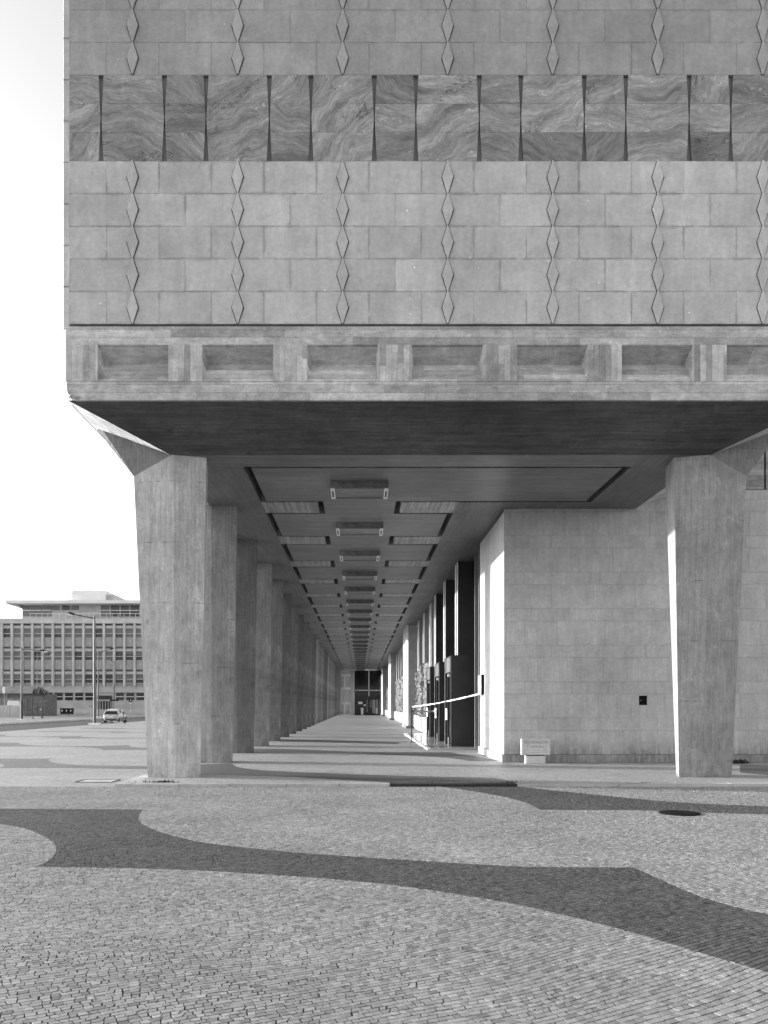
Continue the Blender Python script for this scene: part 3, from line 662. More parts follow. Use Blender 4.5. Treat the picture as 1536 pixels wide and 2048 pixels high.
# --- entrance front along the right side of the arcade (faces -X)
XG = 4.32
g = MB(); g.box(XG, XG+0.1, 28.2, YE, 0.0, ZC-0.01); gl = bpart(g, 'glazed_wall', 'glass')
def mull(x0, x1, y0, y1, z0, z1, mat, name): return bpart(MB().box(x0, x1, y0, y1, z0, z1), name, mat, gl)
for y in (28.45, 29.5, 30.5): mull(4.16, XG+0.01, y, y+0.07, 0.0, ZC-0.02, 'steel', 'mullion_or_lit_edge')
mull(4.05, XG+0.01, 28.2, 28.36, 0, ZC-0.02, 'bronze', 'jamb')
for k in range(3):
    y = 31.35+k*S
    mull(3.74, XG-0.002, y+0.72, y+1.55, 3.46, ZC-0.02, 'bronze', 'bronze_pier')
    for d in (0.735, 1.36): mull(3.71, 3.738, y+d, y+d+0.16, 3.47, ZC-0.02, 'broof', 'mullion_or_lit_edge')  # pale strips painting the sunlit left edges of the bronze pier
    for d in (2.55, 3.4): mull(4.16, XG+0.01, y+d, y+d+0.06, 0, ZC-0.02, 'steel', 'mullion_or_lit_edge')
    # glazed draught lobby
    v = MB(); v.box(3.40, XG-0.004, y, y+0.06, 0.06, 3.46); v.box(3.40, XG-0.004, y+2.16, y+2.22, 0.06, 3.46); v.box(3.40, XG-0.004, y+0.062, y+2.158, 3.40, 3.46)
    vo = bpart(v, 'entrance_lobby', 'bronze')
    bpart(MB().box(3.44, 3.47, y+0.062, y+2.158, 0.07, 2.86), 'door_glass', 'glass', vo)
    bpart(MB().box(3.395, 3.46, y+0.062, y+1.50, 2.86, 3.40), 'header_panel', 'hdr', vo); bpart(MB().box(3.40, 3.46, y+1.52, y+2.158, 2.86, 3.40), 'header_panel', 'lampg', vo)
    for d in (0.0, 2.16): bpart(MB().box(3.375, 3.398, y+d, y+d+0.07, 0.06, 3.44), 'door_jamb', 'steel', vo)
    bpart(MB().box(3.36, 3.43, y+1.06, y+1.12, 0.07, 2.85), 'door_stile', 'bronze', vo)
    bpart(MB().tube([(3.37, y+0.95, 2.74), (3.44, y+0.95, 2.74)], 0.06), 'door_closer', 'white', vo)
    bpart(MB().box(3.355, 3.372, y+1.15, y+1.75, 1.02, 1.46), 'door_notice', 'broof', vo)
    bpart(MB().box(3.36, 3.40, y+0.70, y+0.86, 0.065, 0.36), 'kick_plate', 'steel', vo)
for k in range(14):
    y = 44.6+k*S
    if any(p-3.0 < y < p+5.2 for p in (57.2, 89.8, 122.3)): continue
    mull(3.78, XG-0.002, y, y+1.5, 0.9 if k else 3.5, ZC-0.02, 'limel', 'stone_fin')
    mull(4.10, XG-0.003, y+2.6, y+2.7, 0.9, ZC-0.02, 'steel', 'mullion_or_lit_edge')
for p in (57.2, 89.8, 122.3):
    pr = bpart(MB().prism([(3.15, p+0.12), (3.27, p), (XG-0.004, p), (XG-0.004, p+4.7), (3.15, p+4.7)], 0.0, ZC-0.004), 'stone_pier', 'limel')
    bpart(MB().box(3.09, XG-0.006, p-0.05, p+4.75, 0.0, 0.2), 'pier_plinth', 'plinth', pr)
def relief(y0, y1, seed, z0=0.9, z1=3.9):
    r = random.Random(seed); q = MB(); ny, nz = 16, 26; H = z1-z0+r.uniform(-.3, .4); g = {}
    for i in range(ny+1):
        for j in range(nz+1):
            e = (i in (0, ny)) or (j in (0, nz)); y = y0+(y1-y0)*i/ny; z = z0+H*j/nz
            d = 0 if e else (0.10+0.16*r.random()**2+0.08*math.sin(y*5+seed)*math.sin(z*4+seed))
            g[i, j] = len(q.v); q.v.append((3.86-d, y+(0 if e else r.gauss(0, .02)), z+(0 if e else r.gauss(0, .02))))
    for i in range(ny):
        for j in range(nz): q.f.append((g[i, j], g[i, j+1], g[i+1, j+1], g[i+1, j]))
    bx = MB(); bx.box(3.86, 4.30, y0, y1, z0, z0+H); q.add(bx.v, bx.f)
    return bpart(q, 'carved_relief', 'relief')
for k, y in enumerate((46.2, 49.6, 53.0)): relief(y, y+2.6, 5+k)
for k in range(5): relief(63.0+k*5.0, 63.0+k*5.0+3.4, 20+k)
for k in range(4): relief(97+k*5.5, 97+k*5.5+3.6, 30+k)
def lowwall(y0, y1):
    o = bpart(MB().box(3.70, 4.31, y0, y1, 0.0, 0.12), 'low_parapet', 'limel'); y = y0
    while y < y1-0.3:
        y2 = min(y+1.9, y1); bpart(MB().box(3.62, 3.96, y, y2-0.012, 0.122, 0.93), 'parapet_slab', 'limel', o); y = y2
lowwall(45.4, 57.0); lowwall(62.1, 89.6); lowwall(94.8, 122.1)
# polished entrance step
st = bpart(MB().box(2.50, XG-0.008, 29.95, 46.0, 0.004, 0.058), 'entrance_step', 'polish')
y = 29.95
while y < 45.9:
    y2 = min(y+2.0, 46); bpart(MB().box(2.38, 2.497, y, y2-0.006, 0.004, 0.06), 'step_edge_sunlit', 'white', st); y = y2  # sunlight on the step's edge is put into its white colour
# --- end of the arcade
ew = bpart(MB().box(-4.6, -1.46, 131, 131.4, 0, ZC-0.003), 'end_wall', 'limew')
for (x0, x1, z0, z1) in [(-3.05, -1.47, 6.05, 6.40), (-2.55, -2.30, 4.35, 6.05), (-3.05, -1.47, 4.0, 4.35), (-3.05, -2.80, 2.05, 4.0), (-3.05, -1.47, 1.70, 2.05), (-2.55, -2.30, 0.3, 1.70), (-1.62, -1.47, 0.3, 1.70), (-3.05, -2.85, 6.4, 7.0)]:
    bpart(MB().box(x0, x1, 130.94, 130.998, z0, z1), 'pale_strip', 'broof', ew)
bpart(MB().box(-4.6, -1.46, 130.9, 130.998, 0.0, 0.22), 'wall_base', 'broof', ew)
bpart(MB().box(-1.455, -0.88, 130.7, 131.4, 0, ZC-0.004), 'end_pier', 'bwall')
eg = bpart(MB().box(-0.875, 4.3, 131.2, 131.3, 0, ZC-0.005), 'end_glazing', 'glass')
for (x0, x1, z0, z1) in [(1.28, 1.42, 3.0, ZC-0.1), (-0.87, 4.2, 3.82, 3.96), (-0.87, 4.2, ZC-0.10, ZC-0.012)]:
    bpart(MB().box(x0, x1, 131.05, 131.198, z0, z1), 'glazing_bar', 'broof', eg)
bpart(MB().box(-0.87, 4.2, 131.0, 131.196, 2.55, 2.96), 'glazing_transom', 'bronze', eg)
for (x0, x1, z0, z1, m) in [(-0.3, 0.35, 1.75, 2.1, 'white'), (0.55, 0.9, 1.45, 1.7, 'white'), (0.1, 0.5, 0.1, 1.15, 'white'), (1.0, 1.14, 0.5, 2.45, 'steel'), (1.55, 1.75, 1.2, 2.3, 'steel'), (1.9, 2.35, 0.3, 2.4, 'bwall'), (2.4, 2.75, 0.2, 1.2, 'white'), (2.5, 2.75, 1.3, 2.45, 'bwall'), (3.0, 3.15, 0.1, 2.45, 'steel')]:
    bpart(MB().box(x0, x1, 131.1, 131.197, z0, z1), 'notice' if m == 'white' else 'door_panel', m, eg)
bpart(MB().box(-5.2, 4.4, YE, YE+0.3, 0, ZC), 'rear_wall', 'bwall')

# ================================================================== THINGS IN THE ARCADE
def lum():
    body = MB(); body.box(-0.71, 0.71, -0.5, 0.5, -0.18, 0.0)
    fr = MB(); fr.box(-0.61, 0.61, -0.02, 0.02, -0.205, -0.182)
    cap = MB(); cap.box(-0.05, 0.05, -0.50, 0.50, -0.205, -0.182)
    slot = MB(); slot.box(-0.02, 0.02, -0.3, 0.3, -0.209, -0.206)
    return body.mesh('housing', 'csx'), fr.mesh('frame', 'steel'), cap.mesh('end_cap', 'white'), slot.mesh('lamp_slot', 'black')
lm = lum()
for i in range(NB):
    e = empty('ceiling_luminaire', (-0.02, 21.02+i*S, ZC))
    tag(e, 'box luminaire with pale end caps under the ceiling, ' + ORD[i] + (' to the viewer' if i == 0 else ' from the front of the arcade'), 'luminaire', 'luminaires along the arcade ceiling')
    link('housing', lm[0], e); link('frame_bar', lm[1], e, (0, -0.48, 0)); link('frame_bar', lm[1], e, (0, 0.48, 0))
    for sx in (-0.66, 0.66): c = link('end_cap', lm[2], e, (sx, 0, 0)); link('lamp_slot', lm[3], c)
def text_mesh(txt, size, mat, name='lettering'):
    cu = bpy.data.curves.new('t', 'FONT'); cu.body = txt; cu.size = size; cu.align_x = 'CENTER'; cu.extrude = 0.002
    o = bpy.data.objects.new('t', cu); col.objects.link(o); bpy.context.view_layer.update()
    me = bpy.data.meshes.new_from_object(o.evaluated_get(bpy.context.evaluated_depsgraph_get())); bpy.data.objects.remove(o); bpy.data.curves.remove(cu)
    me.name = name; me.materials.clear(); me.materials.append(M[mat]); return me
# carved information stone
YS = 23.0
e = empty('information_stone', (4.80, YS, 0)); tag(e, 'pale carved stone slab with lettering and an arrow, on a small block against the wall', 'sign')
MB().slab([(-0.38, 0.235), (0.40, 0.235), (0.40, 0.67), (-0.38, 0.67)], 0, 0.14, 0.006).build('slab', 'signs', e)
MB().slab([(-0.26, 0.0), (0.28, 0.0), (0.28, 0.205), (-0.26, 0.205)], 0.03, 0.25, 0.006).build('foot_block', 'signs', e)
MB().box(-0.24, 0.26, 0.05, 0.2, 0.205, 0.235).build('bearing', 'dark', e)
for t, x, z, sz in (('INFORMA\u00c7\u00d5ES', 0.01, 0.545, 0.098), ('E  LEITURA', 0.0, 0.425, 0.098)):
    link('lettering', text_mesh(t, sz, 'letter'), e, (x, -0.003, z), (R(90), 0, 0))
ar = MB()
for (x0, z0, x1, z1) in ((-0.30, 0.375, 0.26, 0.345), (-0.30, 0.275, 0.26, 0.32), (-0.30, 0.275, -0.30, 0.375), (0.26, 0.275, 0.26, 0.38), (0.26, 0.38, 0.34, 0.33), (0.26, 0.275, 0.34, 0.33)):
    d = Vector((x1-x0, 0, z1-z0)).normalized()*0.004; nn = Vector((-d.z, 0, d.x))
    a, b_ = Vector((x0, -0.0035, z0)), Vector((x1, -0.0035, z1)); ar.add([a+nn, b_+nn, b_-nn, a-nn], [(0, 1, 2, 3)])
ar.build('arrow', 'letter', e)
# plate on the side wall
e = empty('wall_plate', (XW, 27.65, 1.95)); tag(e, 'grey notice plate with white lines fixed to the sunlit stone wall', 'sign')
MB().box(-0.09, -0.002, -0.42, 0.42, 0, 0.64).build('plate', 'iron', e); MB().box(-0.094, -0.0905, -0.42, 0.42, 0, 0.64).build('face', 'shedroof', e)
for z, h, a, b_ in ((0.46, 0.06, -0.05, 0.10), (0.36, 0.035, -0.1, 0.12), (0.29, 0.03, -0.36, 0.12), (0.22, 0.03, -0.36, 0.12), (0.15, 0.035, -0.1, 0.12)):
    MB().box(-0.097, -0.0945, a, b_, z, z+h).build('print_line', 'white', e)
# barrier tape and post
pb = (2.2, 36.0, 0.0)
e = empty('barrier_post', pb); tag(e, 'thin dark barrier post holding the striped tape beside the entrance step', 'post')
MB().tube([(0, 0, 0.02), (0, 0, 1.55)], 0.022).build('pole', 'black', e); MB().tube([(0, 0, 0), (0, 0, 0.03)], [0.17, 0.15], 16).build('base', 'steel', e)
def tape(name, pts, wd, label):
    me = bpy.data.meshes.new(name); V, Fc = [], []; n = 40; L = [0]
    ps = []
    for k in range(len(pts)-1):
        a, b_, sag = Vector(pts[k][:3]), Vector(pts[k+1][:3]), pts[k][3]
        for j in range(n): 
            t = j/n; p = a.lerp(b_, t); p.z -= sag*4*t*(1-t); ps.append(p)
    ps.append(Vector(pts[-1][:3]))
    for k, p in enumerate(ps):
        tw = 0.5*math.sin(k*0.33); up = Vector((0.4*math.sin(tw), 0.1*math.sin(tw), math.cos(tw)))*wd/2; V += [p+up, p-up]
        if k: L.append(L[-1]+(p-ps[k-1]).length)
    Fc = [(2*k, 2*k+1, 2*k+3, 2*k+2) for k in range(len(ps)-1)]
    me.from_pydata([tuple(v) for v in V], [], Fc); uv = me.uv_layers.new(name='UVMap')
    for f in me.polygons:
        for li, vi in zip(f.loop_indices, f.vertices): uv.data[li].uv = (L[vi//2]/1.3, vi % 2)
    me.materials.append(M['tape']); return tag(link(name, me), label, 'tape')
tape('barrier_tape', [(3.92, 27.2, 1.98, 0.05), (pb[0], pb[1], 1.52, 0)], 0.05, 'white striped barrier tape strung from the wall plate to the thin post')
tape('barrier_tape', [(pb[0], pb[1]+.02, 1.50, 0.22), (3.66, 46.0, 1.05, 0)], 0.08, 'white barrier tape drooping from the post to the carved relief behind')
tape('barrier_tape', [(pb[0]+.02, pb[1]+.01, 1.36, 0.04), (3.34, 37.3, 1.34, 0)], 0.09, 'short white barrier tape tied from the post to the middle entrance lobby door')
# manhole cover
mc = Vector((*gnd(1359, 1627, ZP), ZP)); e = empty('manhole_cover', mc); tag(e, 'round black iron manhole cover set in the pale cobbles', 'manhole cover')
MB().tube([(0, 0, -0.03), (0, 0, 0.012)], 0.30, 40).build('frame', 'iron', e); MB().tube([(0, 0, 0.012), (0, 0, 0.018)], 0.265, 40).build('lid', 'iron', e)
# drain frame on the left
e = empty('drain_cover', (*gnd(196, 1562, ZP), ZP)); tag(e, 'worn rectangular drain cover outline sunk in cobbles left of the front column', 'drain cover')
MB().box(-0.36, 0.36, -0.30, 0.30, -0.02, 0.004).build('lid', 'kerb', e)
for a in ((-0.37, 0.37, 0.29, 0.32), (-0.37, 0.37, -0.32, -0.29)): MB().box(a[0], a[1], a[2], a[3], -0.02, 0.008).build('edge_bar', 'iron', e)
for a in ((-0.40, -0.372), (0.372, 0.40)): MB().box(a[0], a[1], -0.32, 0.32, -0.02, 0.008).build('edge_bar', 'iron', e)
# weeds along the kerb
def weed(x, y, wd, h, n, label, z=ZP, seed=0):
    X, Y = gnd(x, y, z); r = random.Random(seed); e = empty('weed_tuft', (X, Y, z)); tag(e, label, 'weed', 'weeds along the kerb and wall')
    q = MB()
    for k in range(n):
        bx, by = r.gauss(0, wd/3), r.gauss(0, 0.03); a = r.uniform(0, 6.28); L = h*r.uniform(.4, 1.1); lean = r.uniform(0.2, 0.9)
        d = Vector((math.cos(a)*lean, math.sin(a)*lean, 1)).normalized(); s_ = Vector((-math.sin(a), math.cos(a), 0))*r.uniform(.006, .014); p = Vector((bx, by, 0))
        q.add([p-s_, p+s_, p+d*L*0.55+s_*1.6, p+d*L+Vector((0, 0, -L*.15)), p+d*L*0.55-s_*1.6], [(0, 1, 2, 3, 4)])
    q.build('leaves', 'weed', e)
weed(325, 1569, .42, .12, 190, 'low dark weed tuft at the kerb below the front left column', seed=1)
weed(268, 1569, .14, .08, 40, 'tiny weed at the kerb corner left of the front column', seed=2)
weed(1022, 1569.5, .26, .11, 120, 'weed tuft at the right end of the black kerb stones', seed=3)
weed(860, 1569.5, .10, .10, 30, 'small sprig of weed on the middle of the black kerb stones', seed=6)
weed(1297, 1570, .20, .08, 70, 'weed tuft at the kerb left of the right column', seed=4)
weed(1478, 1527, .34, .16, 140, 'weed tuft against the wall plinth right of the right column', 0.0, seed=5)
weed(1520, 1569, .16, .06, 40, 'faint weed at the kerb on the far right', seed=8)
# litter by the wall
q = MB(); q.hull([(-0.45, -.10, 0.0), (0.40, -.16, 0.0), (0.55, .05, 0.0), (-0.3, .14, 0.0), (-0.42, -.08, .012), (0.38, -.14, .05), (0.5, .05, .03), (-0.28, .12, .015)])
tag(q.build('fallen_board', 'blind', None, (*gnd(1160, 1528, 0.0), 0.003)), 'thin broken board lying on the floor by the wall', 'board')
q = MB(); q.hull([Vector((random.gauss(0, .09), random.gauss(0, .05), abs(random.gauss(0.04, .03)))) for _ in range(24)])
tag(q.build('loose_stone', 'shed', None, (*gnd(1267, 1523, 0.0), 0.002)), 'dark loose stone lying at the foot of the wall', 'stone')

# ================================================================== ACROSS THE ROAD
def zp(x, y, Y): return px(x/5.12, 1150+y/5.12, Y)
YBG = 150.0
def zx(x): return zp(x, 0, YBG).x
def zz(y): return zp(0, y, YBG).z
far_b = empty('university_block', (zx(700), YBG, -0.02)); tag(far_b, 'long pale office block with upright ribs, patterned spandrels and a flat attic roof', 'building'); FB = Vector(far_b.location)
def fp(x0, x1, y0, y1, z0, z1, name, mat, parent=None):
    """box from zoom-picture columns x and rows z (tops first), depth y0..y1 relative to the front"""
    q = MB().box(zx(x0), zx(x1), YBG+y0, YBG+y1, zz(z1), zz(z0)); o = q.build(name, mat, parent or far_b)
    if parent is None: o.location = -FB
    return o
XA, XB = -560, 2450
main = fp(XA, XB, 0.3, 16, 445, 1425, 'main_wall', 'bwall'); fp(XA, XB, -0.25, 0.29, 447, 496, 'parapet', 'bwall2', main); fp(XA, XB, 0.05, 0.29, 1140, 1204, 'string_wall', 'bwall', main); fp(XA, XB, 0.1, 0.29, 1376, 1424, 'base_course', 'bwall2', main)
rb = random.Random(4)
xs = [10+104.6*i for i in range(-5, 24)]
for i, x in enumerate(xs):
    fp(x, x+22, -0.35, 0.295, 498, 1142, 'rib', 'bwall2')
    xa, xb = x+24, x+103
    for (t, b_) in ((550, 640), (785, 872), (1020, 1106)):
        m = 'glassm' if rb.random() < 0.45 else 'blind'
        wdw = fp(xa, xb, 0.22, 0.28, t, b_, 'window', m)
        fp(xa, xb, 0.16, 0.215, (t+b_)/2+1, (t+b_)/2+6, 'glazing_bar', 'broof', wdw); fp(xa, xb, 0.0, 0.215, b_, b_+7, 'window_sill', 'bwall2', wdw)
        if rb.random() < 0.6: fp(xa+2, xb-2, 0.17, 0.216, t, t+(b_-t)*rb.choice([.3, .45, .62]), 'blind', 'blind', wdw)
        fp(xa, xb, 0.2, 0.26, t-46, t-34, 'vent_slot', 'dark' if rb.random() < .6 else 'glassm', wdw); fp(xa, xb, 0.0, 0.27, t-32, t-3, 'lintel', 'bwall2', wdw)
    for t in (645, 880):
        spn = fp(xa, xb, 0.1, 0.27, t, t+84, 'spandrel', 'signs2')
        c = (xa+xb)/2+rb.uniform(-6, 6)
        for s_ in (34, 25, 15):
            for (a, b2, u, w_) in ((c-s_, c+s_, t+42-s_, t+46-s_), (c-s_, c+s_, t+38+s_, t+42+s_), (c-s_, c-s_+4, t+46-s_, t+38+s_), (c+s_-4, c+s_, t+46-s_, t+38+s_)):
                if rb.random() < 0.85: fp(a, b2, 0.03, 0.099, u, w_, 'raised_square', 'bwall2', spn)
    if not (930 < x < 1150):
        wdw = fp(xa, xb, 0.2, 0.27, 1206, 1281, 'window', 'glassm'); fp(xa, xb, 0.14, 0.195, 1243, 1249, 'glazing_bar', 'broof', wdw)
door = fp(990, 1142, 0.12, 0.28, 1234, 1392, 'doorway', 'dark')
for x in (1020, 1046, 1075, 1104, 1132): fp(x, x+6, 0.05, 0.119, 1290, 1392, 'door_bar', 'bwall', door)
fp(990, 1142, 0.05, 0.117, 1276, 1288, 'transom', 'bwall', door)
att = fp(170, XB, 2.5, 13, 290, 447, 'attic', 'bwall2')
roofo = fp(58, XB+90, -0.2, 15, 258, 291, 'roof_slab', 'broof')
q = MB(); q.hull([px(58/5.12, 1150+291/5.12, YBG)+Vector((0, -0.15, -0.02)), px(170/5.12, 1150+291/5.12, YBG)+Vector((0, -0.15, -0.02)), px(170/5.12, 1150+330/5.12, YBG)+Vector((0, 2.4, 0)), px(58/5.12, 1150+291/5.12, YBG)+Vector((0, 10, -0.02)), px(170/5.12, 1150+330/5.12, YBG)+Vector((0, 10, 0))])
o = q.build('eaves', 'bwall', roofo)
for x in list(range(175, 460, 102)): wdw = fp(x, x+96, 2.40, 2.47, 298, 408, 'attic_window', 'blind'); fp(x, x+96, 2.3, 2.39, 343, 351, 'glazing_bar', 'broof', wdw)
for x in (480, 585, 682): fp(x, x+80, 2.40, 2.47, 298, 343, 'attic_window', 'glassm' if x == 585 else 'blind')
for x in range(988, XB-100, 103): wdw = fp(x, x+97, 2.40, 2.47, 298, 408, 'attic_window', 'glassm' if rb.random() < .7 else 'blind'); fp(x, x+97, 2.3, 2.39, 343, 351, 'glazing_bar', 'broof', wdw); fp(x-6, x, 2.3, 2.48, 298, 408, 'glazing_post', 'broof', wdw)
for x in range(300, XB, 60): fp(x, x+3, 0.4, 0.44, 392, 446, 'railing_post', 'broof', main)
fp(290, XB, 0.38, 0.44, 390, 394, 'rail', 'broof', main)
ph = fp(680, 1030, 3, 12, 136, 257, 'penthouse', 'broof'); fp(635, 679, 3.5, 12, 148, 257, 'penthouse_annex', 'broof', ph); fp(1031, 1115, 3.6, 12, 176, 257, 'penthouse_annex', 'bwall2', ph)
for x in (1035, 1058, 1086): fp(x, x+4, 3.0, 3.05, 178, 257, 'ladder_rail', 'bwall', ph)
for y in (190, 215, 240): fp(1035, 1090, 3.06, 3.1, y, y+4, 'ladder_rung', 'bwall', ph)

def lamp_post(bx, by, z, top, arm, label, dark=False, Y=None, r=0.09):
    Yb = Y or (CH-z)*F/(by-PY0); base = Vector(((bx-PX0)*Yb/F, Yb, z)); e = empty('street_lamp', base)
    tag(e, label, 'street lamp', 'street lamps around the road')
    H = px(bx, top, Yb).z-z
    MB().tube([(0, 0, 0.12), (0, 0, 2.2), (0, 0, H)], [r, r*.9, r*.6], 10).build('pole', 'lampg', e)
    if dark: MB().tube([(0, 0, 0.121), (0, 0, 2.3)], [r*1.12, r*1.05], 10).build('painted_foot', 'black', e)
    MB().box(-0.42, 0.42, -0.42, 0.42, 0, 0.12).build('concrete_base', 'broof', e)
    if arm:
        ax, ay = arm; v = px(ax, ay, Yb)-base; h0 = Vector((0, 0, H-0.25)); d = (v-h0)
        MB().tube([h0, h0+d*0.8], [r*.4, r*.35], 8).build('arm', 'black' if dark else 'lampg', e)
        a = h0+d*0.72; b_ = h0+d; s_ = Vector((0, 0.16, 0)); u = Vector((0, 0, 0.13))
        hd = MB().hull([a-s_*.5+u*.6, a+s_*.5+u*.6, b_-s_, b_+s_, a-s_*.6-u*.4, a+s_*.6-u*.4, (a+b_)/2-s_+u, (a+b_)/2+s_+u]).build('lamp_head', 'iron', e)
        MB().hull([(a+b_)/2-s_*.9-u*.3, (a+b_)/2+s_*.9-u*.3, b_-s_*.9-u*.1, b_+s_*.9-u*.1, (a+b_*3)/4-s_*.5-u*1.5, (a+b_*3)/4+s_*.5-u*1.5, (a+b_)/2-u*1.3]).build('lens', 'white', hd)
lamp_post(189.2, 1449, ZP, 1231, (134, 1226), 'tall street lamp on the near kerb, arm reaching left', r=0.12)
lamp_post(43.4, 1440, -0.14, 1294, (96, 1302), 'street lamp with black painted foot on the far pavement, arm reaching right', True, r=0.11)
lamp_post(75, 1428, -0.14, 1308, (104, 1308), 'slim street lamp in front of the shed gables', Y=136, r=0.09)
lamp_post(196.5, 1434, -0.14, 1301, (230, 1297), 'street lamp just behind the tallest one, arm reaching right', Y=118, r=0.10)
lamp_post(228.3, 1422, -0.02, 1322, (222, 1320), 'far street lamp with short head beside the block entrance', Y=144, r=0.09)
# shed with zigzag gables
YSH = 132.0
def sp_(x, y): return px(x/13.96, 1360+y/13.96, YSH)
sh = empty('gabled_shed', (sp_(700, 935).x, YSH, -0.14)); SB = Vector(sh.location); tag(sh, 'low dark timber shed with three pointed black gables', 'shed')
def shp(q, name, mat, parent=None):
    o = q.build(name, mat, parent or sh)
    if parent is None: o.location = -SB
    return o
a0, a1 = sp_(-900, 390), sp_(1270, 935); wl = shp(MB().box(a0.x, a1.x, YSH, YSH+5, -0.14, a0.z), 'shed_wall', 'shed')
xb = sp_(640, 0).x
for k in range(9):
    c0 = sp_(640+k*70, 480); c1 = sp_(640+k*70+64, 935); shp(MB().box(c0.x, c1.x, YSH-0.08-0.05*(k % 2), YSH-0.001, -0.13, c0.z), 'board', 'shed', wl)
for k in range(8):
    c0 = sp_(-900+k*190, 500); c1 = sp_(-900+k*190+182, 935); shp(MB().box(c0.x, c1.x, YSH-0.06, YSH-0.001, -0.13, c0.z), 'board', 'shedroof', wl)
r0, r1 = sp_(-900, 215), sp_(960, 385)
rf = shp(MB().xprism([(YSH-0.6, r1.z), (YSH-0.6, r1.z+0.12), (YSH+1.6, r0.z+0.2), (YSH+5, r0.z-0.3), (YSH+5, r1.z)], r0.x, r1.x), 'roof', 'shedroof')
for (xa, xm, xb_, yt) in ((920, 990, 1040, 235), (1105, 1180, 1275, 205), (1275, 1330, 1385, 305)):
    p0, p1, p2 = sp_(xa, 405), sp_(xm, yt), sp_(xb_, 410); q = MB()
    for p, dy in ((p0, 0), (p1, 0), (p2, 0), (p0, 0.6), (p1, 0.6), (p2, 0.6)): q.v.append((p.x, YSH-0.5+dy, p.z))
    q.f += [(0, 1, 2), (3, 5, 4), (0, 3, 4, 1), (1, 4, 5, 2), (0, 2, 5, 3)]; gb = shp(q, 'gable', 'black', rf)
    q = MB()
    for pa, pb_ in ((p0, p1), (p1, p2)):
        q.hull([(pa.x, YSH-0.55, pa.z), (pb_.x, YSH-0.55, pb_.z), (pa.x, YSH-0.2, pa.z+.02), (pb_.x, YSH-0.2, pb_.z+.02), (pa.x, YSH-0.55, pa.z+.09), (pb_.x, YSH-0.55, pb_.z+.09)])
    shp(q, 'verge_board', 'shedroof', rf)
# concrete barrier wall, blocks, sign, scooters, bins, posts
YC = 118.0
def cp(x, y, Y=YC): return px(x/13.96, 1360+y/13.96, Y)
e = empty('ribbed_barrier', (cp(300, 975).x, YC, -0.14)); tag(e, 'low weathered ribbed concrete barrier in front of the shed', 'barrier')
x = -700
while x < 540:
    w_ = random.uniform(34, 60); a, b_ = cp(x, 705+max(0, (x-300)*.12)), cp(x+w_-5, 975)
    MB().box(a.x-e.location.x, b_.x-e.location.x, 0, 0.3+random.uniform(-.06, .06), 0, a.z+0.14).build('rib', 'bwall2' if random.random() < .6 else 'bwall', e); x += w_
e = empty('pale_block', (cp(250, 690).x, YC+1.2, -0.14)); tag(e, 'pale concrete block lying behind the ribbed barrier', 'block')
MB().hull([(a.x-e.location.x, d, a.z+0.14) for d in (0, 1.0) for a in (cp(115, 690), cp(390, 690), cp(375, 580), (cp(120, 572)))] + [(-0.9, 0.1, 0), (0.9, 0.1, 0), (-.9, .9, 0), (.9, .9, 0)]).build('block_body', 'broof', e)
e = empty('notice_board', (cp(100, 690).x, YC+0.6, -0.14)); tag(e, 'small white panel on two thin posts at the left edge', 'sign')
a, b_ = cp(68, 190, YC+.6), cp(138, 365, YC+.6); MB().box(a.x-e.location.x, b_.x-e.location.x, -.03, .03, b_.z+.14, a.z+.14).build('panel', 'white', e)
for sx in (-0.16, 0.12): MB().tube([(sx, 0.05, 0), (sx, 0.05, b_.z+.3)], 0.04).build('post', 'steel', e)
def scooter(loc, rot, label):
    e = empty('electric_scooter', loc); e.rotation_euler[2] = rot; tag(e, label, 'scooter', 'parked electric scooters')
    MB().box(-0.42, 0.40, -0.08, 0.08, 0.11, 0.16).build('deck', 'white', e)
    for x in (-0.55, 0.58): 
        w_ = MB().tube([(x, -0.03, 0.11), (x, 0.03, 0.11)], 0.11, 16).build('wheel', 'rubber', e); MB().tube([(x, -0.035, 0.11), (x, 0.035, 0.11)], 0.045, 10).build('hub', 'steel', w_)
    MB().tube([(0.40, 0, 0.14), (0.55, 0, 0.30), (0.50, 0, 0.5), (0.38, 0, 1.12)], [0.04, 0.05, 0.035, 0.03]).build('stem', 'black', e)
    MB().tube([(0.38, -0.25, 1.14), (0.36, 0, 1.12), (0.38, 0.25, 1.14)], 0.022).build('handlebar', 'black', e); MB().box(0.30, 0.42, -.06, .06, 1.06, 1.24).build('display', 'white', e)
    MB().hull([(-0.72, -.05, .16), (-.4, -.05, .24), (-.4, .05, .24), (-.72, .05, .16), (-.4, 0, .16)]).build('mudguard', 'white', e)
Ys = 1.74*F/(1429.5-PY0); scooter(((75.5-PX0)*Ys/F*0.72, Ys*0.72, -0.14), 0.1, 'white electric scooter standing in front of the shed gables')
p = gnd(236, 1447, ZP); scooter((p[0], p[1], ZP), 0.15, 'dark electric scooter at the road edge just in front of the car')
p = px(0, 0, 141)
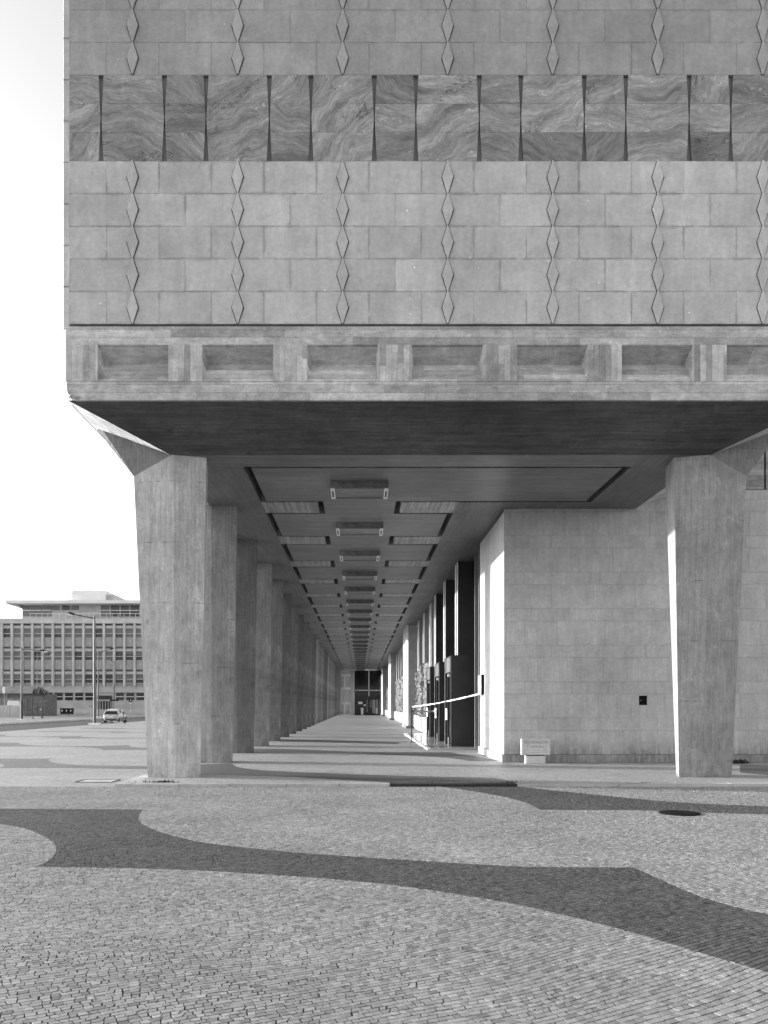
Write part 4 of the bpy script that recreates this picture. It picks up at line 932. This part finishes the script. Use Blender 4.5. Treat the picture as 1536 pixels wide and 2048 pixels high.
for k, (x0, x1) in enumerate(((622, 664), (666, 708), (710, 752))):
    a = zp(x0, 1362, 141); b_ = zp(x1, 1416, 141); e = empty('wheeled_bin', ((a.x+b_.x)/2, 141, -0.02)); tag(e, ('left', 'middle', 'right')[k]+' one of three black waste containers by the far block', 'bin', 'waste containers by the far block')
    w_ = (b_.x-a.x)/2-0.02; q = MB(); q.hull([(sx*w_*m, y, z) for sx in (-1, 1) for (m, z) in ((0.85, 0.12), (1, 0.95)) for y in (-0.35, 0.35)]); q.build('container', 'black', e)
    MB().xprism([(-.38, .95), (-.36, 1.02), (0, 1.10), (.38, 1.0), (.38, .95)], -w_*1.02, w_*1.02).build('lid', 'black', e); MB().box(-.09, .09, -.36, -.351, .55, .78).build('sticker', 'white', e)
    for sx in (-1, 1): MB().tube([(sx*w_*.7-.04, -.2, .08), (sx*w_*.7+.04, -.2, .08)], .08, 10).build('wheel', 'rubber', e)
def road_sign(x, yb, yt, Y, z, label, kind):
    b0 = px(x, yb, Y); e = empty('road_sign', (b0.x, Y, z)); H = px(x, yt, Y).z-z; tag(e, label, 'road sign'); MB().tube([(0, 0, 0), (0, 0, H)], 0.045).build('post', 'steel', e)
    if kind == 's':
        MB().box(-.26, .26, -.08, -.05, H-.62, H).build('plate', 'iron', e); t = link('lettering', text_mesh('P', .5, 'white'), e, (0.02, -.083, H-.48), (R(90), 0, 0)); MB().box(-.2, .2, -.08, -.05, H-.82, H-.66).build('supplement', 'white', e)
    elif kind == 'd': MB().box(-.75, .75, -.08, -.05, H-.25, H).build('plate', 'iron', e)
    else:
        for sx in (-.18, .18): MB().tube([(sx, -.06, H), (sx, 0, H)], .09, 12).build('disc', 'black', e)
        MB().hull([(-.25, -.2, 0), (.25, -.2, 0), (-.25, .2, 0), (.25, .2, 0), (0, 0, .4)]).build('foot', 'bwall', e); MB().box(-.2, .2, -.01, .01, H-.02, H+.02).build('bracket', 'steel', e)
road_sign(261.3, 1428, 1397.5, 142, -.02, 'square parking sign on a post right of the car', 's')
road_sign(228.9, 1424, 1399, 143, -.02, 'narrow dark direction sign board beside the block entrance', 'd')
road_sign(181.5, 1424, 1413, 143, -.02, 'short post with two small black discs left of the tallest lamp', 'x')

# --- small hatchback seen from behind
def car(loc, rot, label):
    e = empty('parked_car', loc); e.rotation_euler[2] = rot; tag(e, label, 'car')
    # stations along Y: 0 = rear bumper, 3.8 = front; (y, z list at fixed profile, half widths)
    st_ = [(0.00, .34, .50, .78, .70, .72), (0.06, .26, .55, .84, .80, .80), (0.25, .24, .60, .95, .84, .83), (1.0, .22, .62, .98, .85, .84), (2.0, .22, .62, .96, .85, .84), (2.7, .22, .60, .92, .85, .82), (3.3, .24, .55, .82, .82, .74), (3.65, .28, .50, .70, .74, .62), (3.78, .34, .48, .60, .60, .50)]
    q = MB(); rings = []
    for (y, zb, zm, zt_, wm, wt) in st_:
        ring = [(-wm*.9, y, zb), (-wm, y, zm), (-wt, y, zt_), (-wt*.6, y, zt_+.03), (wt*.6, y, zt_+.03), (wt, y, zt_), (wm, y, zm), (wm*.9, y, zb)]
        rings.append([len(q.v)+i for i in range(8)]); q.v += ring
    for a, b_ in zip(rings[:-1], rings[1:]):
        for i in range(8): q.f.append((a[i], a[(i+1) % 8], b_[(i+1) % 8], b_[i]))
    q.f += [tuple(rings[0][::-1]), tuple(rings[-1])]; q.sm = True; body = q.build('body', 'carp', e)
    g = MB(); rr = []
    for (y, z, w_) in ((0.10, .90, .72), (0.38, 1.30, .60), (0.75, 1.43, .58), (1.5, 1.46, .58), (2.05, 1.38, .57), (2.85, .93, .70)):
        rr.append([len(g.v)+i for i in range(4)]); g.v += [(-.78 if z < 1 else -.76, y, .92), (-w_, y, z), (w_, y, z), (.78 if z < 1 else .76, y, .92)]
    for a, b_ in zip(rr[:-1], rr[1:]):
        for i in range(3): g.f.append((a[i], a[i+1], b_[i+1], b_[i]))
    g.f += [tuple(rr[0][::-1]), tuple(rr[-1])]; g.build('cabin_glass', 'glass', e)
    r_ = MB(); pr = [(0.30, 1.24, .63), (0.42, 1.345, .62), (0.75, 1.46, .60), (1.5, 1.49, .60), (2.05, 1.41, .59)]
    k0 = []
    for (y, z, w_) in pr: k0.append(len(r_.v)); r_.v += [(-w_, y, z-.05), (-w_*.85, y, z), (w_*.85, y, z), (w_, y, z-.05)]
    for a, b_ in zip(k0[:-1], k0[1:]):
        for i in range(3): r_.f.append((a+i, a+i+1, b_+i+1, b_+i))
    r_.build('roof', 'carp', e)
    for sx in (-1, 1):
        MB().tube([(sx*.77, .10, .92), (sx*.645, .42, 1.30)], .06, 6).build('rear_pillar', 'carp', e); MB().tube([(sx*.78, 2.8, .93), (sx*.60, 2.05, 1.40)], .045, 6).build('front_pillar', 'carp', e); MB().tube([(sx*.79, 1.35, .94), (sx*.62, 1.4, 1.44)], .045, 6).build('side_pillar', 'carp', e)
        MB().hull([(sx*.56, -.012, .72), (sx*.80, .05, .70), (sx*.80, .12, .92), (sx*.60, .06, .93), (sx*.82, .22, .90)]).build('tail_light', 'shed', e)
        MB().hull([(sx*.80, 2.45, .92), (sx*.98, 2.42, .93), (sx*.97, 2.44, 1.06), (sx*.80, 2.5, 1.05), (sx*.9, 2.55, .98)]).build('mirror', 'carp', e)
        for y in (0.62, 3.02):
            t = MB().tube([(sx*.66, y, .30), (sx*.855, y, .30)], .30, 18).build('wheel', 'rubber', e); MB().tube([(sx*.85, y, .30), (sx*.862, y, .30)], .19, 12).build('rim', 'steel', t)
        MB().tube([(sx*.862, 1.55, .78), (sx*.862, 1.75, .78)], .02, 6).build('door_handle', 'carp', e)
    MB().box(-.26, .26, -.022, -.003, .56, .68).build('number_plate', 'white', e); MB().box(-.6, .6, -.02, .04, .30, .40).build('bumper_insert', 'black', e); MB().box(-.55, -.30, -.02, .0, .46, .50).build('reflector', 'shed', e); MB().box(.30, .55, -.02, .0, .46, .50).build('reflector', 'shed', e)
    MB().tube([(-.06, -.01, .80), (.06, -.01, .80)], .02, 6).build('badge', 'iron', e)
p = gnd(221.5, 1445.5, -0.30); car((p[0], p[1], -0.30), 0.0, 'small pale hatchback on the road seen from behind')
